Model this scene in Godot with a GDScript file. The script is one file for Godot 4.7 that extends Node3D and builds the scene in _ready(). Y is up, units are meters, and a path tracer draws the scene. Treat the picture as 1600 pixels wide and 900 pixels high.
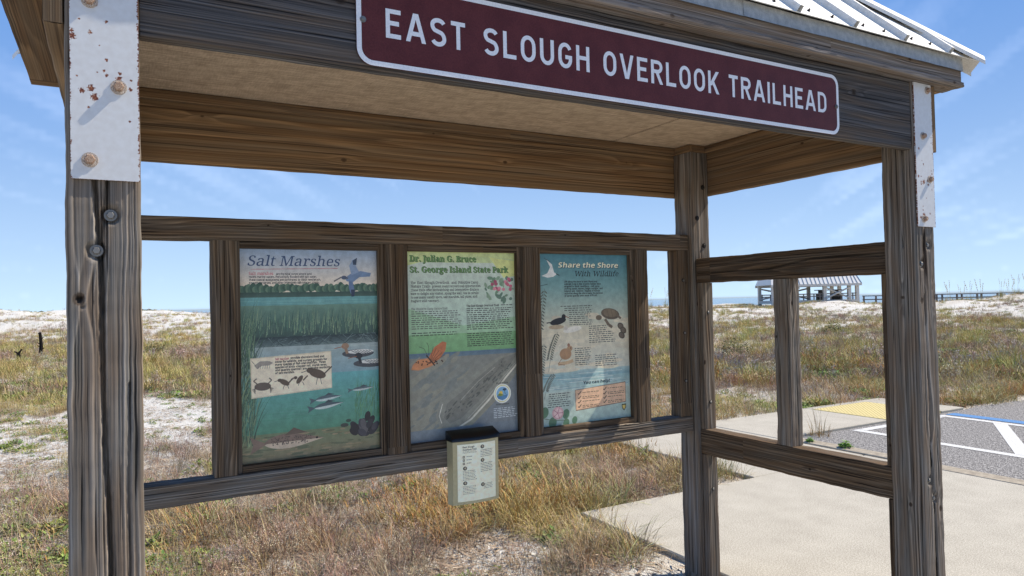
extends Node3D
# Trailhead information kiosk beside sand dunes. Heights in the builders are given relative to the eye (1.6 m above the ground).
const EY := 1.6
const PW := 0.14          # post width
const KL := 3.157         # kiosk length along x
const ZB := -1.312        # front face of the rear posts
const ZD := -1.344        # front face of the panel frame
const YB := 0.61          # underside of the beams
const YT := 0.896         # top of the beams
const CAM := Vector3(0.09, 1.6, 1.7435)
var rng := RandomNumberGenerator.new()
var M := {}
var nz := FastNoiseLite.new()
var kiosk: Node3D
var names := {}

func _ready() -> void:
	rng.seed = 7
	nz.seed = 11
	nz.frequency = 1.0
	nz.noise_type = FastNoiseLite.TYPE_SIMPLEX_SMOOTH
	nz.fractal_octaves = 3
	# ---------- camera, sky, sun, exposure
	var cam := Camera3D.new()
	cam.name = "camera"
	cam.fov = 44.44
	cam.near = 0.05
	cam.far = 9000.0
	cam.keep_aspect = Camera3D.KEEP_HEIGHT
	var fw := Vector3(0.49008, 0.02109, -0.87142)
	var up := Vector3(0.00936, 0.99952, 0.02946)
	cam.transform = Transform3D(Basis(fw.cross(up).normalized(), up, -fw).orthonormalized(), CAM)
	add_child(cam)
	var env := Environment.new()
	env.background_mode = Environment.BG_SKY
	env.tonemap_mode = Environment.TONE_MAPPER_LINEAR
	env.tonemap_exposure = 1.5
	env.sdfgi_enabled = true
	env.ssao_enabled = true
	env.ssil_enabled = true
	var sm := ProceduralSkyMaterial.new()
	sm.sky_top_color = Color(0.285, 0.475, 0.735)
	sm.sky_horizon_color = Color(0.70, 0.80, 0.885)
	sm.sky_curve = 0.13
	sm.ground_bottom_color = Color(0.45, 0.42, 0.38)
	sm.ground_horizon_color = Color(0.62, 0.72, 0.82)
	sm.sun_angle_max = 1.0
	sm.sky_cover = clouds()
	sm.sky_cover_modulate = Color(1, 1, 1, 1)
	var sky := Sky.new()
	sky.sky_material = sm
	env.sky = sky
	var we := WorldEnvironment.new()
	we.name = "world_environment"
	we.environment = env
	add_child(we)
	var sun := DirectionalLight3D.new()
	sun.name = "sun"
	sun.light_energy = 1.45
	sun.light_color = Color(1.0, 0.955, 0.89)
	sun.light_angular_distance = 0.5
	sun.shadow_enabled = true
	add_child(sun)
	sun.look_at_from_position(Vector3(1.0, 1.19, 0.21) * 10.0, Vector3.ZERO, Vector3.UP)
	# ---------- setting and things
	materials()
	ground()
	paving()
	build_kiosk()
	trail_sign()
	posters()
	brochure_box()
	vegetation()
	pavilion()
	far_things()

# ------------------------------------------------------------------ helpers
func numbered(n: String) -> String:
	if not names.has(n):
		names[n] = 0
		return n
	names[n] += 1
	return "%s_%03d" % [n, names[n]]

func thing(called: String, label: String, category: String, at := Vector3.ZERO, turn := 0.0, group := "") -> Node3D:
	var o := Node3D.new()
	o.name = numbered(called)
	o.position = at
	o.rotation.y = turn
	add_child(o)
	tag(o, label, category, group)
	return o

func tag(o: Node, label: String, category: String, group := "", kind := "") -> void:
	if label: o.set_meta("label", label)
	if category: o.set_meta("category", category)
	if group: o.set_meta("group", group)
	if kind: o.set_meta("kind", kind)

func put(mesh: Mesh, called: String, mat: Material, parent: Node, at := Vector3.ZERO) -> MeshInstance3D:
	var o := MeshInstance3D.new()
	o.name = called if parent != self else numbered(called)
	o.mesh = mesh
	if mat: o.material_override = mat
	o.position = at
	parent.add_child(o, true)
	return o

func begin(smooth := false) -> SurfaceTool:
	var st := SurfaceTool.new()
	st.begin(Mesh.PRIMITIVE_TRIANGLES)
	st.set_smooth_group(0 if smooth else -1)
	return st

func tri(st: SurfaceTool, a: Vector3, b: Vector3, c: Vector3, hint: Vector3, ua := Vector2.ZERO, ub := Vector2.ZERO, uc := Vector2.ZERO) -> void:
	if (c - a).cross(b - a).dot(hint) < 0.0:
		var t := b; b = c; c = t
		var u := ub; ub = uc; uc = u
	st.set_uv(ua); st.add_vertex(a)
	st.set_uv(ub); st.add_vertex(b)
	st.set_uv(uc); st.add_vertex(c)

func quad(st: SurfaceTool, a: Vector3, b: Vector3, c: Vector3, d: Vector3, hint: Vector3, ua := Vector2.ZERO, ub := Vector2(1, 0), uc := Vector2(1, 1), ud := Vector2(0, 1)) -> void:
	tri(st, a, b, c, hint, ua, ub, uc)
	tri(st, a, c, d, hint, ua, uc, ud)

func done(st: SurfaceTool) -> ArrayMesh:
	st.generate_normals()
	return st.commit()

# a plain box, bevelled a little, added to st
func bx(st: SurfaceTool, mn: Vector3, mx: Vector3, bv := 0.0) -> void:
	var c := (mn + mx) * 0.5
	var h := (mx - mn) * 0.5
	for ax in 3:
		for s in [-1.0, 1.0]:
			var n := Vector3.ZERO; n[ax] = s
			var p := (ax + 1) % 3
			var q := (ax + 2) % 3
			var v := []
			for k in [[-1, -1], [1, -1], [1, 1], [-1, 1]]:
				var o := Vector3.ZERO
				o[ax] = s * h[ax]
				o[p] = k[0] * (h[p] - bv)
				o[q] = k[1] * (h[q] - bv)
				v.append(c + o)
			quad(st, v[0], v[1], v[2], v[3], n)
	if bv <= 0.0: return
	for ax in 3:   # edge chamfers
		var p := (ax + 1) % 3
		var q := (ax + 2) % 3
		for sp in [-1.0, 1.0]:
			for sq in [-1.0, 1.0]:
				var hint := Vector3.ZERO; hint[p] = sp; hint[q] = sq
				var v := []
				for k in [[-1, 0], [1, 0], [1, 1], [-1, 1]]:
					var o := Vector3.ZERO
					o[ax] = k[0] * (h[ax] - bv)
					o[p] = sp * (h[p] - (bv if k[1] == 0 else 0.0))
					o[q] = sq * (h[q] - (bv if k[1] == 1 else 0.0))
					v.append(c + o)
				quad(st, v[0], v[1], v[2], v[3], hint)

func box_mesh(mn: Vector3, mx: Vector3, bv := 0.0) -> ArrayMesh:
	var st := begin()
	bx(st, mn, mx, bv)
	return done(st)

# a round bar between two points
func bar(st: SurfaceTool, a: Vector3, b: Vector3, r0: float, r1: float, n := 6, cap := true) -> void:
	var d := (b - a).normalized()
	var s := d.cross(Vector3.UP if absf(d.y) < 0.9 else Vector3.RIGHT).normalized()
	var t := d.cross(s)
	for i in n:
		var a0 := TAU * i / n
		var a1 := TAU * (i + 1) / n
		var o0 := s * cos(a0) + t * sin(a0)
		var o1 := s * cos(a1) + t * sin(a1)
		quad(st, a + o0 * r0, a + o1 * r0, b + o1 * r1, b + o0 * r1, o0 + o1)
		if cap:
			tri(st, b, b + o0 * r1, b + o1 * r1, d)
			tri(st, a, a + o0 * r0, a + o1 * r0, -d)

# hexagonal bolt head on a washer, axis along +z
func bolt_mesh(wr: float, hr: float, ht: float) -> Array:
	var w := begin()
	bar(w, Vector3(0, 0, -0.004), Vector3(0, 0, 0.0022), wr, wr * 0.94, 18)
	var h := begin()
	bar(h, Vector3(0, 0, 0.0022), Vector3(0, 0, ht * 0.8), hr, hr, 6, false)
	bar(h, Vector3(0, 0, ht * 0.8), Vector3(0, 0, ht), hr, hr * 0.8, 6)
	return [done(w), done(h)]

# ------------------------------------------------------------------ textures
func tex(im: Image) -> ImageTexture:
	return ImageTexture.create_from_image(im)

func noise_bytes(w: int, h: int, f: float, sd: int, oct := 3) -> PackedByteArray:
	var n := FastNoiseLite.new()
	n.seed = sd
	n.frequency = f
	n.noise_type = FastNoiseLite.TYPE_SIMPLEX_SMOOTH
	n.fractal_octaves = oct
	var im := n.get_image(w, h, false, false, false)
	im.convert(Image.FORMAT_L8)
	return im.get_data()

func clouds() -> ImageTexture:
	var w := 2048
	var h := 512
	var data := PackedByteArray()
	data.resize(w * h * 4)
	data.fill(255)
	var n1 := FastNoiseLite.new()
	n1.seed = 5
	n1.frequency = 1.0
	n1.fractal_octaves = 5
	n1.fractal_gain = 0.55
	n1.domain_warp_enabled = true
	n1.domain_warp_amplitude = 0.5
	n1.domain_warp_frequency = 0.8
	for y in h:
		var el := 90.0 - (y + 0.5) / h * 180.0
		for x in w:
			var a := 0.0
			if el > -3.0 and el < 60.0:
				var th := TAU * x / w
				# thin layer of ice cloud high above: seen at a slant it stretches out along the horizon
				var dist := 1.0 / (sin(deg_to_rad(maxf(el, 0.0))) + 0.09)
				var px := cos(th) * dist * 1.3
				var pz := sin(th) * dist * 1.3
				var v := n1.get_noise_2d(px * 0.10 + pz * 0.07 + 8.0, pz * 2.1 - px * 1.5)
				var g := n1.get_noise_2d(px * 0.16 + 40.0, pz * 0.16)
				a = clampf((v * 0.7 + g * 0.8 - 0.08) * 1.5, 0.0, 1.0)
				a = a * a * (3.0 - 2.0 * a)
				a *= smoothstep(34.0, 9.0, el) * smoothstep(-3.0, 1.0, el)
			data[(y * w + x) * 4 + 3] = int(a * 22.0)
	return tex(Image.create_from_data(w, h, false, Image.FORMAT_RGBA8, data))

# Weathered timber: sawn faces laid side by side, rings cut by the face, knots, checks.
# faces: [centre, depth, ring width, brown 0..1, [[x, y, r], ...]]
func timber_maps(w: int, h: int, wm: float, hm: float, faces: Array, sd: int, grey: Array, brown: Array, contrast := 1.0) -> Array:
	var nf := faces.size()
	var fw := wm / nf
	var colors := PackedByteArray()
	colors.resize(w * h * 3)
	var heights := PackedByteArray()
	heights.resize(w * h)
	var warp := noise_bytes(w, h / 40 + 2, 0.03, sd, 2)
	var fib := noise_bytes(w, h / 110 + 2, 0.30, sd + 1, 3)
	var fib2 := noise_bytes(w, h / 80 + 2, 0.13, sd + 2, 2)
	var stn := noise_bytes(w, h / 8 + 2, 0.025, sd + 3, 3)
	# growth rings of uneven width and strength, from the pith outwards in quarter millimetres
	var rr := RandomNumberGenerator.new()
	rr.seed = sd
	var rings := []
	for fi in nf:
		var prof := PackedFloat32Array()
		prof.resize(2400)
		var at := 0
		while at < 2400:
			var wide: float = faces[fi][2] * rr.randf_range(0.35, 1.75) / 0.00025
			var late := rr.randf_range(0.35, 1.15)
			var n := maxi(4, int(wide))
			for k in n:
				if at + k >= 2400: break
				var t := k / float(n)
				prof[at + k] = late * t * t * (1.0 if t < 0.84 else (1.0 - t) / 0.16)
			at += n
		rings.append(prof)
	for y in h:
		var ym := hm * y / h
		var f16 := (y % 110) / 110.0
		var r16 := (y / 110) * w
		var fw16 := (y % 40) / 40.0
		var f32 := (y % 80) / 80.0
		var r32 := (y / 80) * w
		var r4 := (y / 40) * w
		var r8 := (y / 8) * w
		for fi in nf:
			var fc: Array = faces[fi]
			var cx: float = fc[0] + 0.006 * nz.get_noise_2d(ym * 1.1, fi * 9.0 + sd)
			var dep: float = fc[1] + 0.5 * fc[1] * nz.get_noise_2d(ym * 0.55 + 30.0, fi * 7.0 + sd)
			var dep2 := dep * dep
			var prof: PackedFloat32Array = rings[fi]
			var br: float = fc[3]
			var near := []
			for k in fc[4]:
				if absf(k[1] - ym) < k[2] * 12.0: near.append(k)
			var x0 := int(w * fi / nf)
			var x1 := int(w * (fi + 1) / nf)
			for x in range(x0, x1):
				var xm := wm * x / w - fi * fw - fw * 0.5
				var dx := xm - cx
				var r := sqrt(dx * dx + dep2) + (lerpf(warp[r4 + x], warp[r4 + w + x], fw16) - 128.0) * 0.00005
				var kin := 9.0
				for k in near:
					var kx: float = xm - k[0]
					var ky: float = ym - k[1]
					var kr: float = k[2]
					var q := kx * kx / (kr * kr) + ky * ky / (kr * kr * 7.0)
					r += kr * 1.5 * exp(-q * 0.35) * signf(kx + 0.0001) * 0.6
					kin = minf(kin, sqrt(kx * kx + ky * ky * 0.6) / (kr * 0.52) + (warp[r4 + x] - 128) * 0.006 + (fib[r16 + x] - 128) * 0.002)
				var ring := prof[clampi(int(r * 4000.0), 0, 2399)]
				var fb := lerpf(fib[r16 + x], fib[r16 + w + x], f16) / 255.0
				var f2 := lerpf(fib2[r32 + x], fib2[r32 + w + x], f32) / 255.0
				var v := 0.45 + (0.50 * ring + 0.50 * (fb - 0.5) + 0.34 * (f2 - 0.5)) * contrast
				var s := clampf(br + (stn[r8 + x] - 128) / 210.0, 0.0, 1.0)
				if f2 < 0.27:
					v -= (0.27 - f2) * 9.0
				if kin < 1.15:
					var e := clampf((1.15 - kin) / 0.3, 0.0, 1.0)
					v = lerpf(v, (0.22 if kin > 0.5 else 0.06) + 0.35 * (fb - 0.5), e * 0.85)
					s = lerpf(s, 0.85, e * 0.5)
				v = clampf(v, 0.0, 1.0)
				var i := y * w + x
				heights[i] = int(v * 255.0)
				i *= 3
				colors[i] = int(lerpf(lerpf(grey[0], grey[3], v), lerpf(brown[0], brown[3], v), s))
				colors[i + 1] = int(lerpf(lerpf(grey[1], grey[4], v), lerpf(brown[1], brown[4], v), s))
				colors[i + 2] = int(lerpf(lerpf(grey[2], grey[5], v), lerpf(brown[2], brown[5], v), s))
	return [Image.create_from_data(w, h, false, Image.FORMAT_RGB8, colors), Image.create_from_data(w, h, false, Image.FORMAT_L8, heights), heights]

func wood_material(called: String, maps: Array, relief: float) -> StandardMaterial3D:
	var m := StandardMaterial3D.new()
	m.resource_name = called
	m.albedo_texture = tex(maps[0])
	m.heightmap_enabled = true
	m.heightmap_texture = tex(maps[1])
	m.heightmap_scale = relief
	m.roughness = 0.88
	m.metallic_specular = 0.3
	return m

# boards of one stock differ in tone: four tints of a wood
func vary(m: StandardMaterial3D) -> StandardMaterial3D:
	var key := "tints_" + m.resource_name
	if not M.has(key):
		var list := [m]
		for t in [Color(0.91, 0.90, 0.89), Color(0.96, 0.94, 0.91), Color(0.87, 0.85, 0.83)]:
			var v := m.duplicate() as StandardMaterial3D
			v.albedo_color = t
			list.append(v)
		M[key] = list
	return M[key][rng.randi() % 4]

func flat_mat(called: String, c: Color, rough := 0.8, metal := 0.0) -> StandardMaterial3D:
	var m := StandardMaterial3D.new()
	m.resource_name = called
	m.albedo_color = c
	m.roughness = rough
	m.metallic = metal
	return m

# speckled surface from two noises; colours are sRGB
func speckle_mat(called: String, c0: Color, c1: Color, metres: float, f1: float, f2: float, relief: float, sd: int, rough := 0.9, sharp := 1.0, coarse := 1.0) -> StandardMaterial3D:
	var n := 512
	var a := noise_bytes(n, n, f1, sd, 4)
	var b := noise_bytes(n, n, f2, sd + 1, 2)
	var col := PackedByteArray()
	col.resize(n * n * 3)
	var hh := PackedByteArray()
	hh.resize(n * n)
	for y in n:
		for x in n:
			# fold the noise so that the tile repeats without a seam
			var fx := clampf((x - 448) / 64.0, 0.0, 1.0)
			var fy := clampf((y - 448) / 64.0, 0.0, 1.0)
			var i := y * n + x
			var va := lerpf(a[i], a[y * n + (x + 64) % n] if x >= 448 else a[i], fx)
			if fy > 0.0: va = lerpf(va, a[((y + 64) % n) * n + x], fy)
			var v := clampf(0.5 + ((va - 128) / 200.0 * coarse + (b[i] - 128) / 170.0) * sharp, 0.0, 1.0)
			hh[i] = int(v * 255)
			var c := c0.lerp(c1, v)
			col[i * 3] = int(c.r * 255)
			col[i * 3 + 1] = int(c.g * 255)
			col[i * 3 + 2] = int(c.b * 255)
	var m := StandardMaterial3D.new()
	m.resource_name = called
	m.albedo_texture = tex(Image.create_from_data(n, n, false, Image.FORMAT_RGB8, col))
	m.heightmap_enabled = relief > 0.0
	if relief > 0.0:
		m.heightmap_texture = tex(Image.create_from_data(n, n, false, Image.FORMAT_L8, hh))
		m.heightmap_scale = relief
	m.uv1_triplanar = true
	m.uv1_world_triplanar = true
	m.uv1_scale = Vector3.ONE / metres
	m.roughness = rough
	m.metallic_specular = 0.3
	return m

func materials() -> void:
	var grey := [38, 37, 34, 177, 170, 160]
	var brown := [49, 37, 29, 162, 137, 110]
	# post faces: 0 front of the near left post, 1 inner face of the near right post, 2 its front, 3 any other
	var post_faces := [
		[-0.10, 0.03, 0.0115, 0.32, [[-0.047, 1.628, 0.016], [0.05, 0.75, 0.010]]],
		[-0.02, 0.028, 0.0120, 0.32, [[0.004, 1.585, 0.013], [0.010, 0.708, 0.010]]],
		[0.035, 0.045, 0.0110, 0.32, [[-0.037, 1.57, 0.017], [0.057, 1.582, 0.017], [-0.015, 1.07, 0.020], [0.045, 0.686, 0.015]]],
		[0.01, 0.02, 0.0130, 0.32, [[0.02, 1.9, 0.010], [-0.03, 0.9, 0.012]]],
	]
	var rail_faces := [
		[0.05, 0.05, 0.0100, 0.66, [[0.02, 0.7, 0.008]]],
		[-0.01, 0.016, 0.0120, 0.66, [[-0.02, 0.42, 0.009]]],
		[0.09, 0.03, 0.0090, 0.66, []],
		[-0.03, 0.06, 0.0110, 0.66, [[0.0, 1.1, 0.011]]],
	]
	var dark_faces := [
		[0.05, 0.05, 0.0135, 0.16, [[0.02, 0.55, 0.018], [-0.06, 1.7, 0.014], [0.05, 2.6, 0.017]]],
		[-0.12, 0.04, 0.0150, 0.16, [[0.05, 1.2, 0.012]]],
	]
	var tan_faces := [
		[0.03, 0.055, 0.0170, 0.74, [[0.06, 0.45, 0.014], [-0.08, 1.05, 0.016], [0.09, 1.5, 0.012], [-0.02, 1.9, 0.013], [0.04, 2.7, 0.015]]],
		[-0.06, 0.07, 0.0150, 0.74, [[0.03, 0.8, 0.012]]],
	]
	# each map is worked out on a thread of its own
	var jobs := [
		timber_maps.bind(512, 2048, 0.6, 2.6, post_faces, 21, grey, brown, 1.0),
		timber_maps.bind(512, 1024, 0.6, 1.5, rail_faces, 31, [32, 30, 27, 154, 146, 136], [38, 29, 22, 150, 125, 97], 1.15),
		timber_maps.bind(512, 2048, 0.6, 3.1, dark_faces, 41, [24, 24, 25, 120, 117, 115], [46, 36, 27, 140, 112, 84], 1.0),
		timber_maps.bind(512, 1024, 0.6, 3.3, tan_faces, 51, [76, 68, 58, 164, 148, 124], [66, 49, 34, 182, 148, 108], 1.1),
		timber_maps.bind(256, 1024, 0.2, 1.6, [[0.06, 0.02, 0.012, 0.22, [[0.0, 0.5, 0.016], [0.01, 1.2, 0.013]]]], 61, [58, 56, 56, 190, 182, 174], [66, 52, 40, 168, 138, 108], 0.95),
	]
	var threads := []
	for j in jobs:
		var th := Thread.new()
		th.start(j)
		threads.append(th)
	var made := []
	for th in threads: made.append(th.wait_to_finish())
	M.post_maps = made[0]
	M.post = wood_material("weathered_post_wood", made[0], 0.14)
	M.rail = wood_material("brown_rail_wood", made[1], 0.28)
	M.beam_front = wood_material("dark_weathered_beam_wood", made[2], 0.22)
	M.beam = wood_material("sheltered_beam_wood", made[3], 0.05)
	M.fascia = wood_material("weathered_fascia_wood", made[4], 0.14)
	# rough sawn plywood
	var n := 512
	var pa := noise_bytes(n, n, 0.02, 71, 4)
	var pb := noise_bytes(n, n / 8 + 2, 0.25, 72, 3)
	var pc := noise_bytes(n / 8 + 2, n, 0.3, 73, 2)
	var col := PackedByteArray(); col.resize(n * n * 3)
	var hh := PackedByteArray(); hh.resize(n * n)
	for y in n:
		for x in n:
			var v := 0.62 + (pa[y * n + x] - 128) / 1100.0 + (pb[(y / 8) * n + x] - 128) / 1100.0 + (lerpf(pc[y * (n / 8 + 2) + x / 32], pc[y * (n / 8 + 2) + x / 32 + 1], (x % 32) / 32.0) - 128) / 400.0
			var i := y * n + x
			hh[i] = int(clampf(v, 0, 1) * 255)
			col[i * 3] = int(clampf(88 + 150 * v, 0, 255))
			col[i * 3 + 1] = int(clampf(74 + 138 * v, 0, 255))
			col[i * 3 + 2] = int(clampf(58 + 122 * v, 0, 255))
	M.ply = wood_material("rough_sawn_plywood", [Image.create_from_data(n, n, false, Image.FORMAT_RGB8, col), Image.create_from_data(n, n, false, Image.FORMAT_L8, hh)], 0.08)
	M.white_metal = speckle_mat("white_painted_roof_metal", Color(0.79, 0.78, 0.75), Color(0.90, 0.895, 0.87), 0.6, 0.03, 0.2, 0.0, 81, 0.45)
	M.drip = speckle_mat("dull_galvanised_drip_edge", Color(0.56, 0.57, 0.56), Color(0.74, 0.74, 0.72), 0.5, 0.03, 0.25, 0.02, 83, 0.5)
	M.steel = flat_mat("grey_galvanised_steel", Color(0.50, 0.49, 0.47), 0.5, 0.7)
	M.dark_steel = flat_mat("dark_weathered_steel", Color(0.16, 0.15, 0.14), 0.6, 0.5)
	M.rust = speckle_mat("rusty_bolt_steel", Color(0.40, 0.23, 0.14), Color(0.80, 0.74, 0.66), 0.05, 0.04, 0.15, 0.03, 85, 0.75, 1.8)
	M.washer = speckle_mat("pale_weathered_washer_steel", Color(0.46, 0.36, 0.28), Color(0.86, 0.84, 0.80), 0.06, 0.04, 0.15, 0.02, 87, 0.6, 1.8)
	M.concrete = speckle_mat("pale_broom_finished_concrete", Color(0.555, 0.53, 0.475), Color(0.79, 0.765, 0.70), 1.9, 0.010, 0.40, 0.01, 91, 0.92, 1.15, 0.2)
	M.kerb = speckle_mat("weathered_kerb_concrete", Color(0.52, 0.48, 0.42), Color(0.70, 0.66, 0.58), 0.9, 0.02, 0.30, 0.12, 93, 0.92)
	M.asphalt = speckle_mat("worn_grey_asphalt_with_pale_stones", Color(0.27, 0.262, 0.25), Color(0.71, 0.695, 0.67), 2.6, 0.10, 0.35, 0.3, 95, 0.92, 1.8, 0.5)
	M.paint_white = speckle_mat("worn_white_road_paint", Color(0.66, 0.65, 0.62), Color(0.90, 0.90, 0.88), 0.7, 0.05, 0.3, 0.05, 97, 0.8)
	M.paint_blue = speckle_mat("blue_road_paint", Color(0.25, 0.42, 0.60), Color(0.42, 0.58, 0.74), 0.7, 0.05, 0.3, 0.05, 99, 0.8)
	M.tactile = speckle_mat("yellow_tactile_plastic", Color(0.74, 0.67, 0.44), Color(0.84, 0.78, 0.56), 0.7, 0.04, 0.3, 0.0, 101, 0.7)

# ------------------------------------------------------------------ timber meshes
# A timber along axis ax between two corners; edges rounded by wear, faces slightly uneven. o: n (points per face), step, strips (texture faces for the four sides), nf (faces in the texture), fw (face width m), vm (texture length m), v0, amp, maps, carve
func timber(parent: Node, called: String, mn: Vector3, mx: Vector3, ax: int, mat: Material, o := {}) -> MeshInstance3D:
	mn.y += EY
	mx.y += EY
	var p := (ax + 1) % 3
	var q := (ax + 2) % 3
	var hp := (mx[p] - mn[p]) * 0.5
	var hq := (mx[q] - mn[q]) * 0.5
	var cp := (mx[p] + mn[p]) * 0.5
	var cq := (mx[q] + mn[q]) * 0.5
	var length := mx[ax] - mn[ax]
	var nper: int = o.get("n", 3)
	var rows := maxi(2, int(length / o.get("step", 0.08)))
	var nf: int = o.get("nf", 4)
	var fw: float = o.get("fw", 0.15)
	var vm: float = o.get("vm", 1.5)
	var v0: float = o.get("v0", rng.randf() * vm)
	var amp: float = o.get("amp", 0.0012)
	var rad := minf(o.get("r", 0.005), minf(hp, hq) * 0.4)
	var strips: Array = o.get("strips", [rng.randi() % nf, rng.randi() % nf, rng.randi() % nf, rng.randi() % nf])
	var deep: float = o.get("deep", 0.0)
	var maps: Array = o.get("maps", [])
	var carve: Array = o.get("carve", [])
	var nd := rng.randf() * 100.0
	# section: four faces, each with its own run of points, corners cut round
	var pts := []
	for f in 4:
		var run := []
		var half := hp if f % 2 == 0 else hq
		for k in nper + 3:
			var t: float
			var sink := 0.0
			if k == 0: t = -half + rad * 0.29; sink = rad * 0.29
			elif k == nper + 2: t = half - rad * 0.29; sink = rad * 0.29
			else: t = lerpf(-half + rad, half - rad, (k - 1) / float(nper))
			run.append([t, sink])
		pts.append(run)
	var st := begin(true)
	for f in 4:
		var run: Array = pts[f]
		var strip: int = strips[f]
		var verts := []
		var uvs := []
		var nrm := Vector3.ZERO
		if f == 0: nrm[q] = -1.0
		elif f == 1: nrm[p] = 1.0
		elif f == 2: nrm[q] = 1.0
		else: nrm[p] = -1.0
		for r in rows + 1:
			var y := mn[ax] + length * r / rows
			var vv := []
			var uu := []
			for k in run.size():
				var t: float = run[k][0]
				var v := Vector3.ZERO
				v[ax] = y
				if f % 2 == 0:
					v[p] = cp + t
					v[q] = cq + nrm[q] * (hq - run[k][1])
				else:
					v[q] = cq + t
					v[p] = cp + nrm[p] * (hp - run[k][1])
				var u := (strip + 0.5 + clampf(t / fw, -0.5, 0.5)) / nf
				var vt := (y - mn[ax] + v0) / vm
				# slow unevenness along the edges (the same for both faces that share an edge)
				var wob := amp * nz.get_noise_2d(y * 7.0 + nd, (signf(v[p] - cp) * 3.0 + signf(v[q] - cq)) * 5.0)
				v[p] += wob * (v[p] - cp) / hp
				v[q] += wob * (v[q] - cq) / hq
				if deep > 0.0 and k > 0 and k < run.size() - 1:
					var hts: PackedByteArray = maps[2]
					var im: Image = maps[1]
					var w := im.get_width()
					var h := im.get_height()
					var hx := clampi(int(u * w), 0, w - 1)
					var hy := int(fposmod(vt, 1.0) * h) % h
					v += nrm * (hts[hy * w + hx] / 255.0 - 0.5) * deep
				for c in carve:
					if c[0] != f: continue
					if c[1] == "hole":
						var dd := Vector2(t - c[2], y - c[3]).length()
						if dd < c[4]: v -= nrm * c[5] * clampf((c[4] - dd) / 0.004, 0.0, 1.0)
					elif c[1] == "crack":
						var line: Array = c[2]
						for j in line.size() - 1:
							if (y - line[j].y) * (y - line[j + 1].y) <= 0.0:
								var g := inverse_lerp(line[j].y, line[j + 1].y, y)
								var xc: float = lerpf(line[j].x, line[j + 1].x, g) + 0.0012 * nz.get_noise_1d(y * 30.0)
								var dd2 := absf(t - xc)
								if dd2 < c[3]: v -= nrm * c[4] * (1.0 - dd2 / c[3])
				vv.append(v)
				uu.append(Vector2(u, vt))
			verts.append(vv)
			uvs.append(uu)
		for r in rows:
			for k in run.size() - 1:
				quad(st, verts[r][k], verts[r][k + 1], verts[r + 1][k + 1], verts[r + 1][k], nrm, uvs[r][k], uvs[r][k + 1], uvs[r + 1][k + 1], uvs[r + 1][k])
	st.set_smooth_group(-1)
	for e in 2:
		var n := Vector3.ZERO
		n[ax] = -1.0 if e == 0 else 1.0
		var y := mn[ax] if e == 0 else mx[ax]
		var c := []
		for k in [[-1, -1], [1, -1], [1, 1], [-1, 1]]:
			var v := Vector3.ZERO
			v[ax] = y
			v[p] = cp + k[0] * (hp - rad * 0.3)
			v[q] = cq + k[1] * (hq - rad * 0.3)
			c.append(v)
		var u0: float = (strips[0] + 0.1) / nf
		var u1: float = (strips[0] + 0.9) / nf
		quad(st, c[0], c[1], c[2], c[3], n, Vector2(u0, 0.0), Vector2(u1, 0.0), Vector2(u1, 0.02), Vector2(u0, 0.02))
	return put(done(st), called, vary(mat) if deep == 0.0 else mat, parent)

# ------------------------------------------------------------------ ground
func to_view(x: float, z: float) -> Vector2:   # (depth in front of the camera, tangent of the bearing)
	var dx := x - CAM.x
	var dz := z - CAM.z
	var d := dx * 0.49 - dz * 0.8716
	var l := dx * 0.8716 + dz * 0.49
	return Vector2(d, l / maxf(d, 0.5))

func paved(x: float, z: float, grow := 0.0) -> bool:
	var g := grow
	if x > 3.13 - g and x < 7.0 + g and z > -2.72 - g and z < 9.0: return true
	if x > 5.02 - g and x < 7.0 + g and z > -5.06 - g and z < -2.7: return true
	if x > 6.6 - g and x < 10.42 + g and z > -5.06 - g and z < -3.6: return true
	if x > 6.6 - g and x < 40.0 and z > -3.80 - g and z < 14.0: return true
	return false

func land(x: float, z: float) -> float:
	var d := Vector2(x - CAM.x, z - CAM.z).length()
	var h := -0.045 + 0.035 * nz.get_noise_2d(x * 0.5, z * 0.5) + 0.018 * nz.get_noise_2d(x * 1.7 + 9.0, z * 1.7)
	if z < CAM.z + 6.0 or d < 30.0:
		h += smoothstep(15.0, 50.0, d) * 0.95
		var a := smoothstep(24.0, 46.0, d)
		h += a * 0.55 * nz.get_noise_2d(x * 0.055 + 3.0, z * 0.055) + a * 0.25 * nz.get_noise_2d(x * 0.16, z * 0.16 + 7.0)
		h += 1.05 * exp(-(pow(x + 7.0, 2) / 70.0 + pow(z + 56.0, 2) / 60.0))
		h += 0.55 * exp(-(pow(x - 54.0, 2) / 12.0 + pow(z + 24.0, 2) / 14.0))
		h += 0.3 * exp(-(pow(x - 5.0, 2) / 60.0 + pow(z + 55.0, 2) / 40.0))
	h -= smoothstep(62.0, 95.0, d) * 3.2
	if paved(x, z, -0.16): h = -0.12
	elif paved(x, z, 0.15): h = minf(h, -0.036)
	return h

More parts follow.
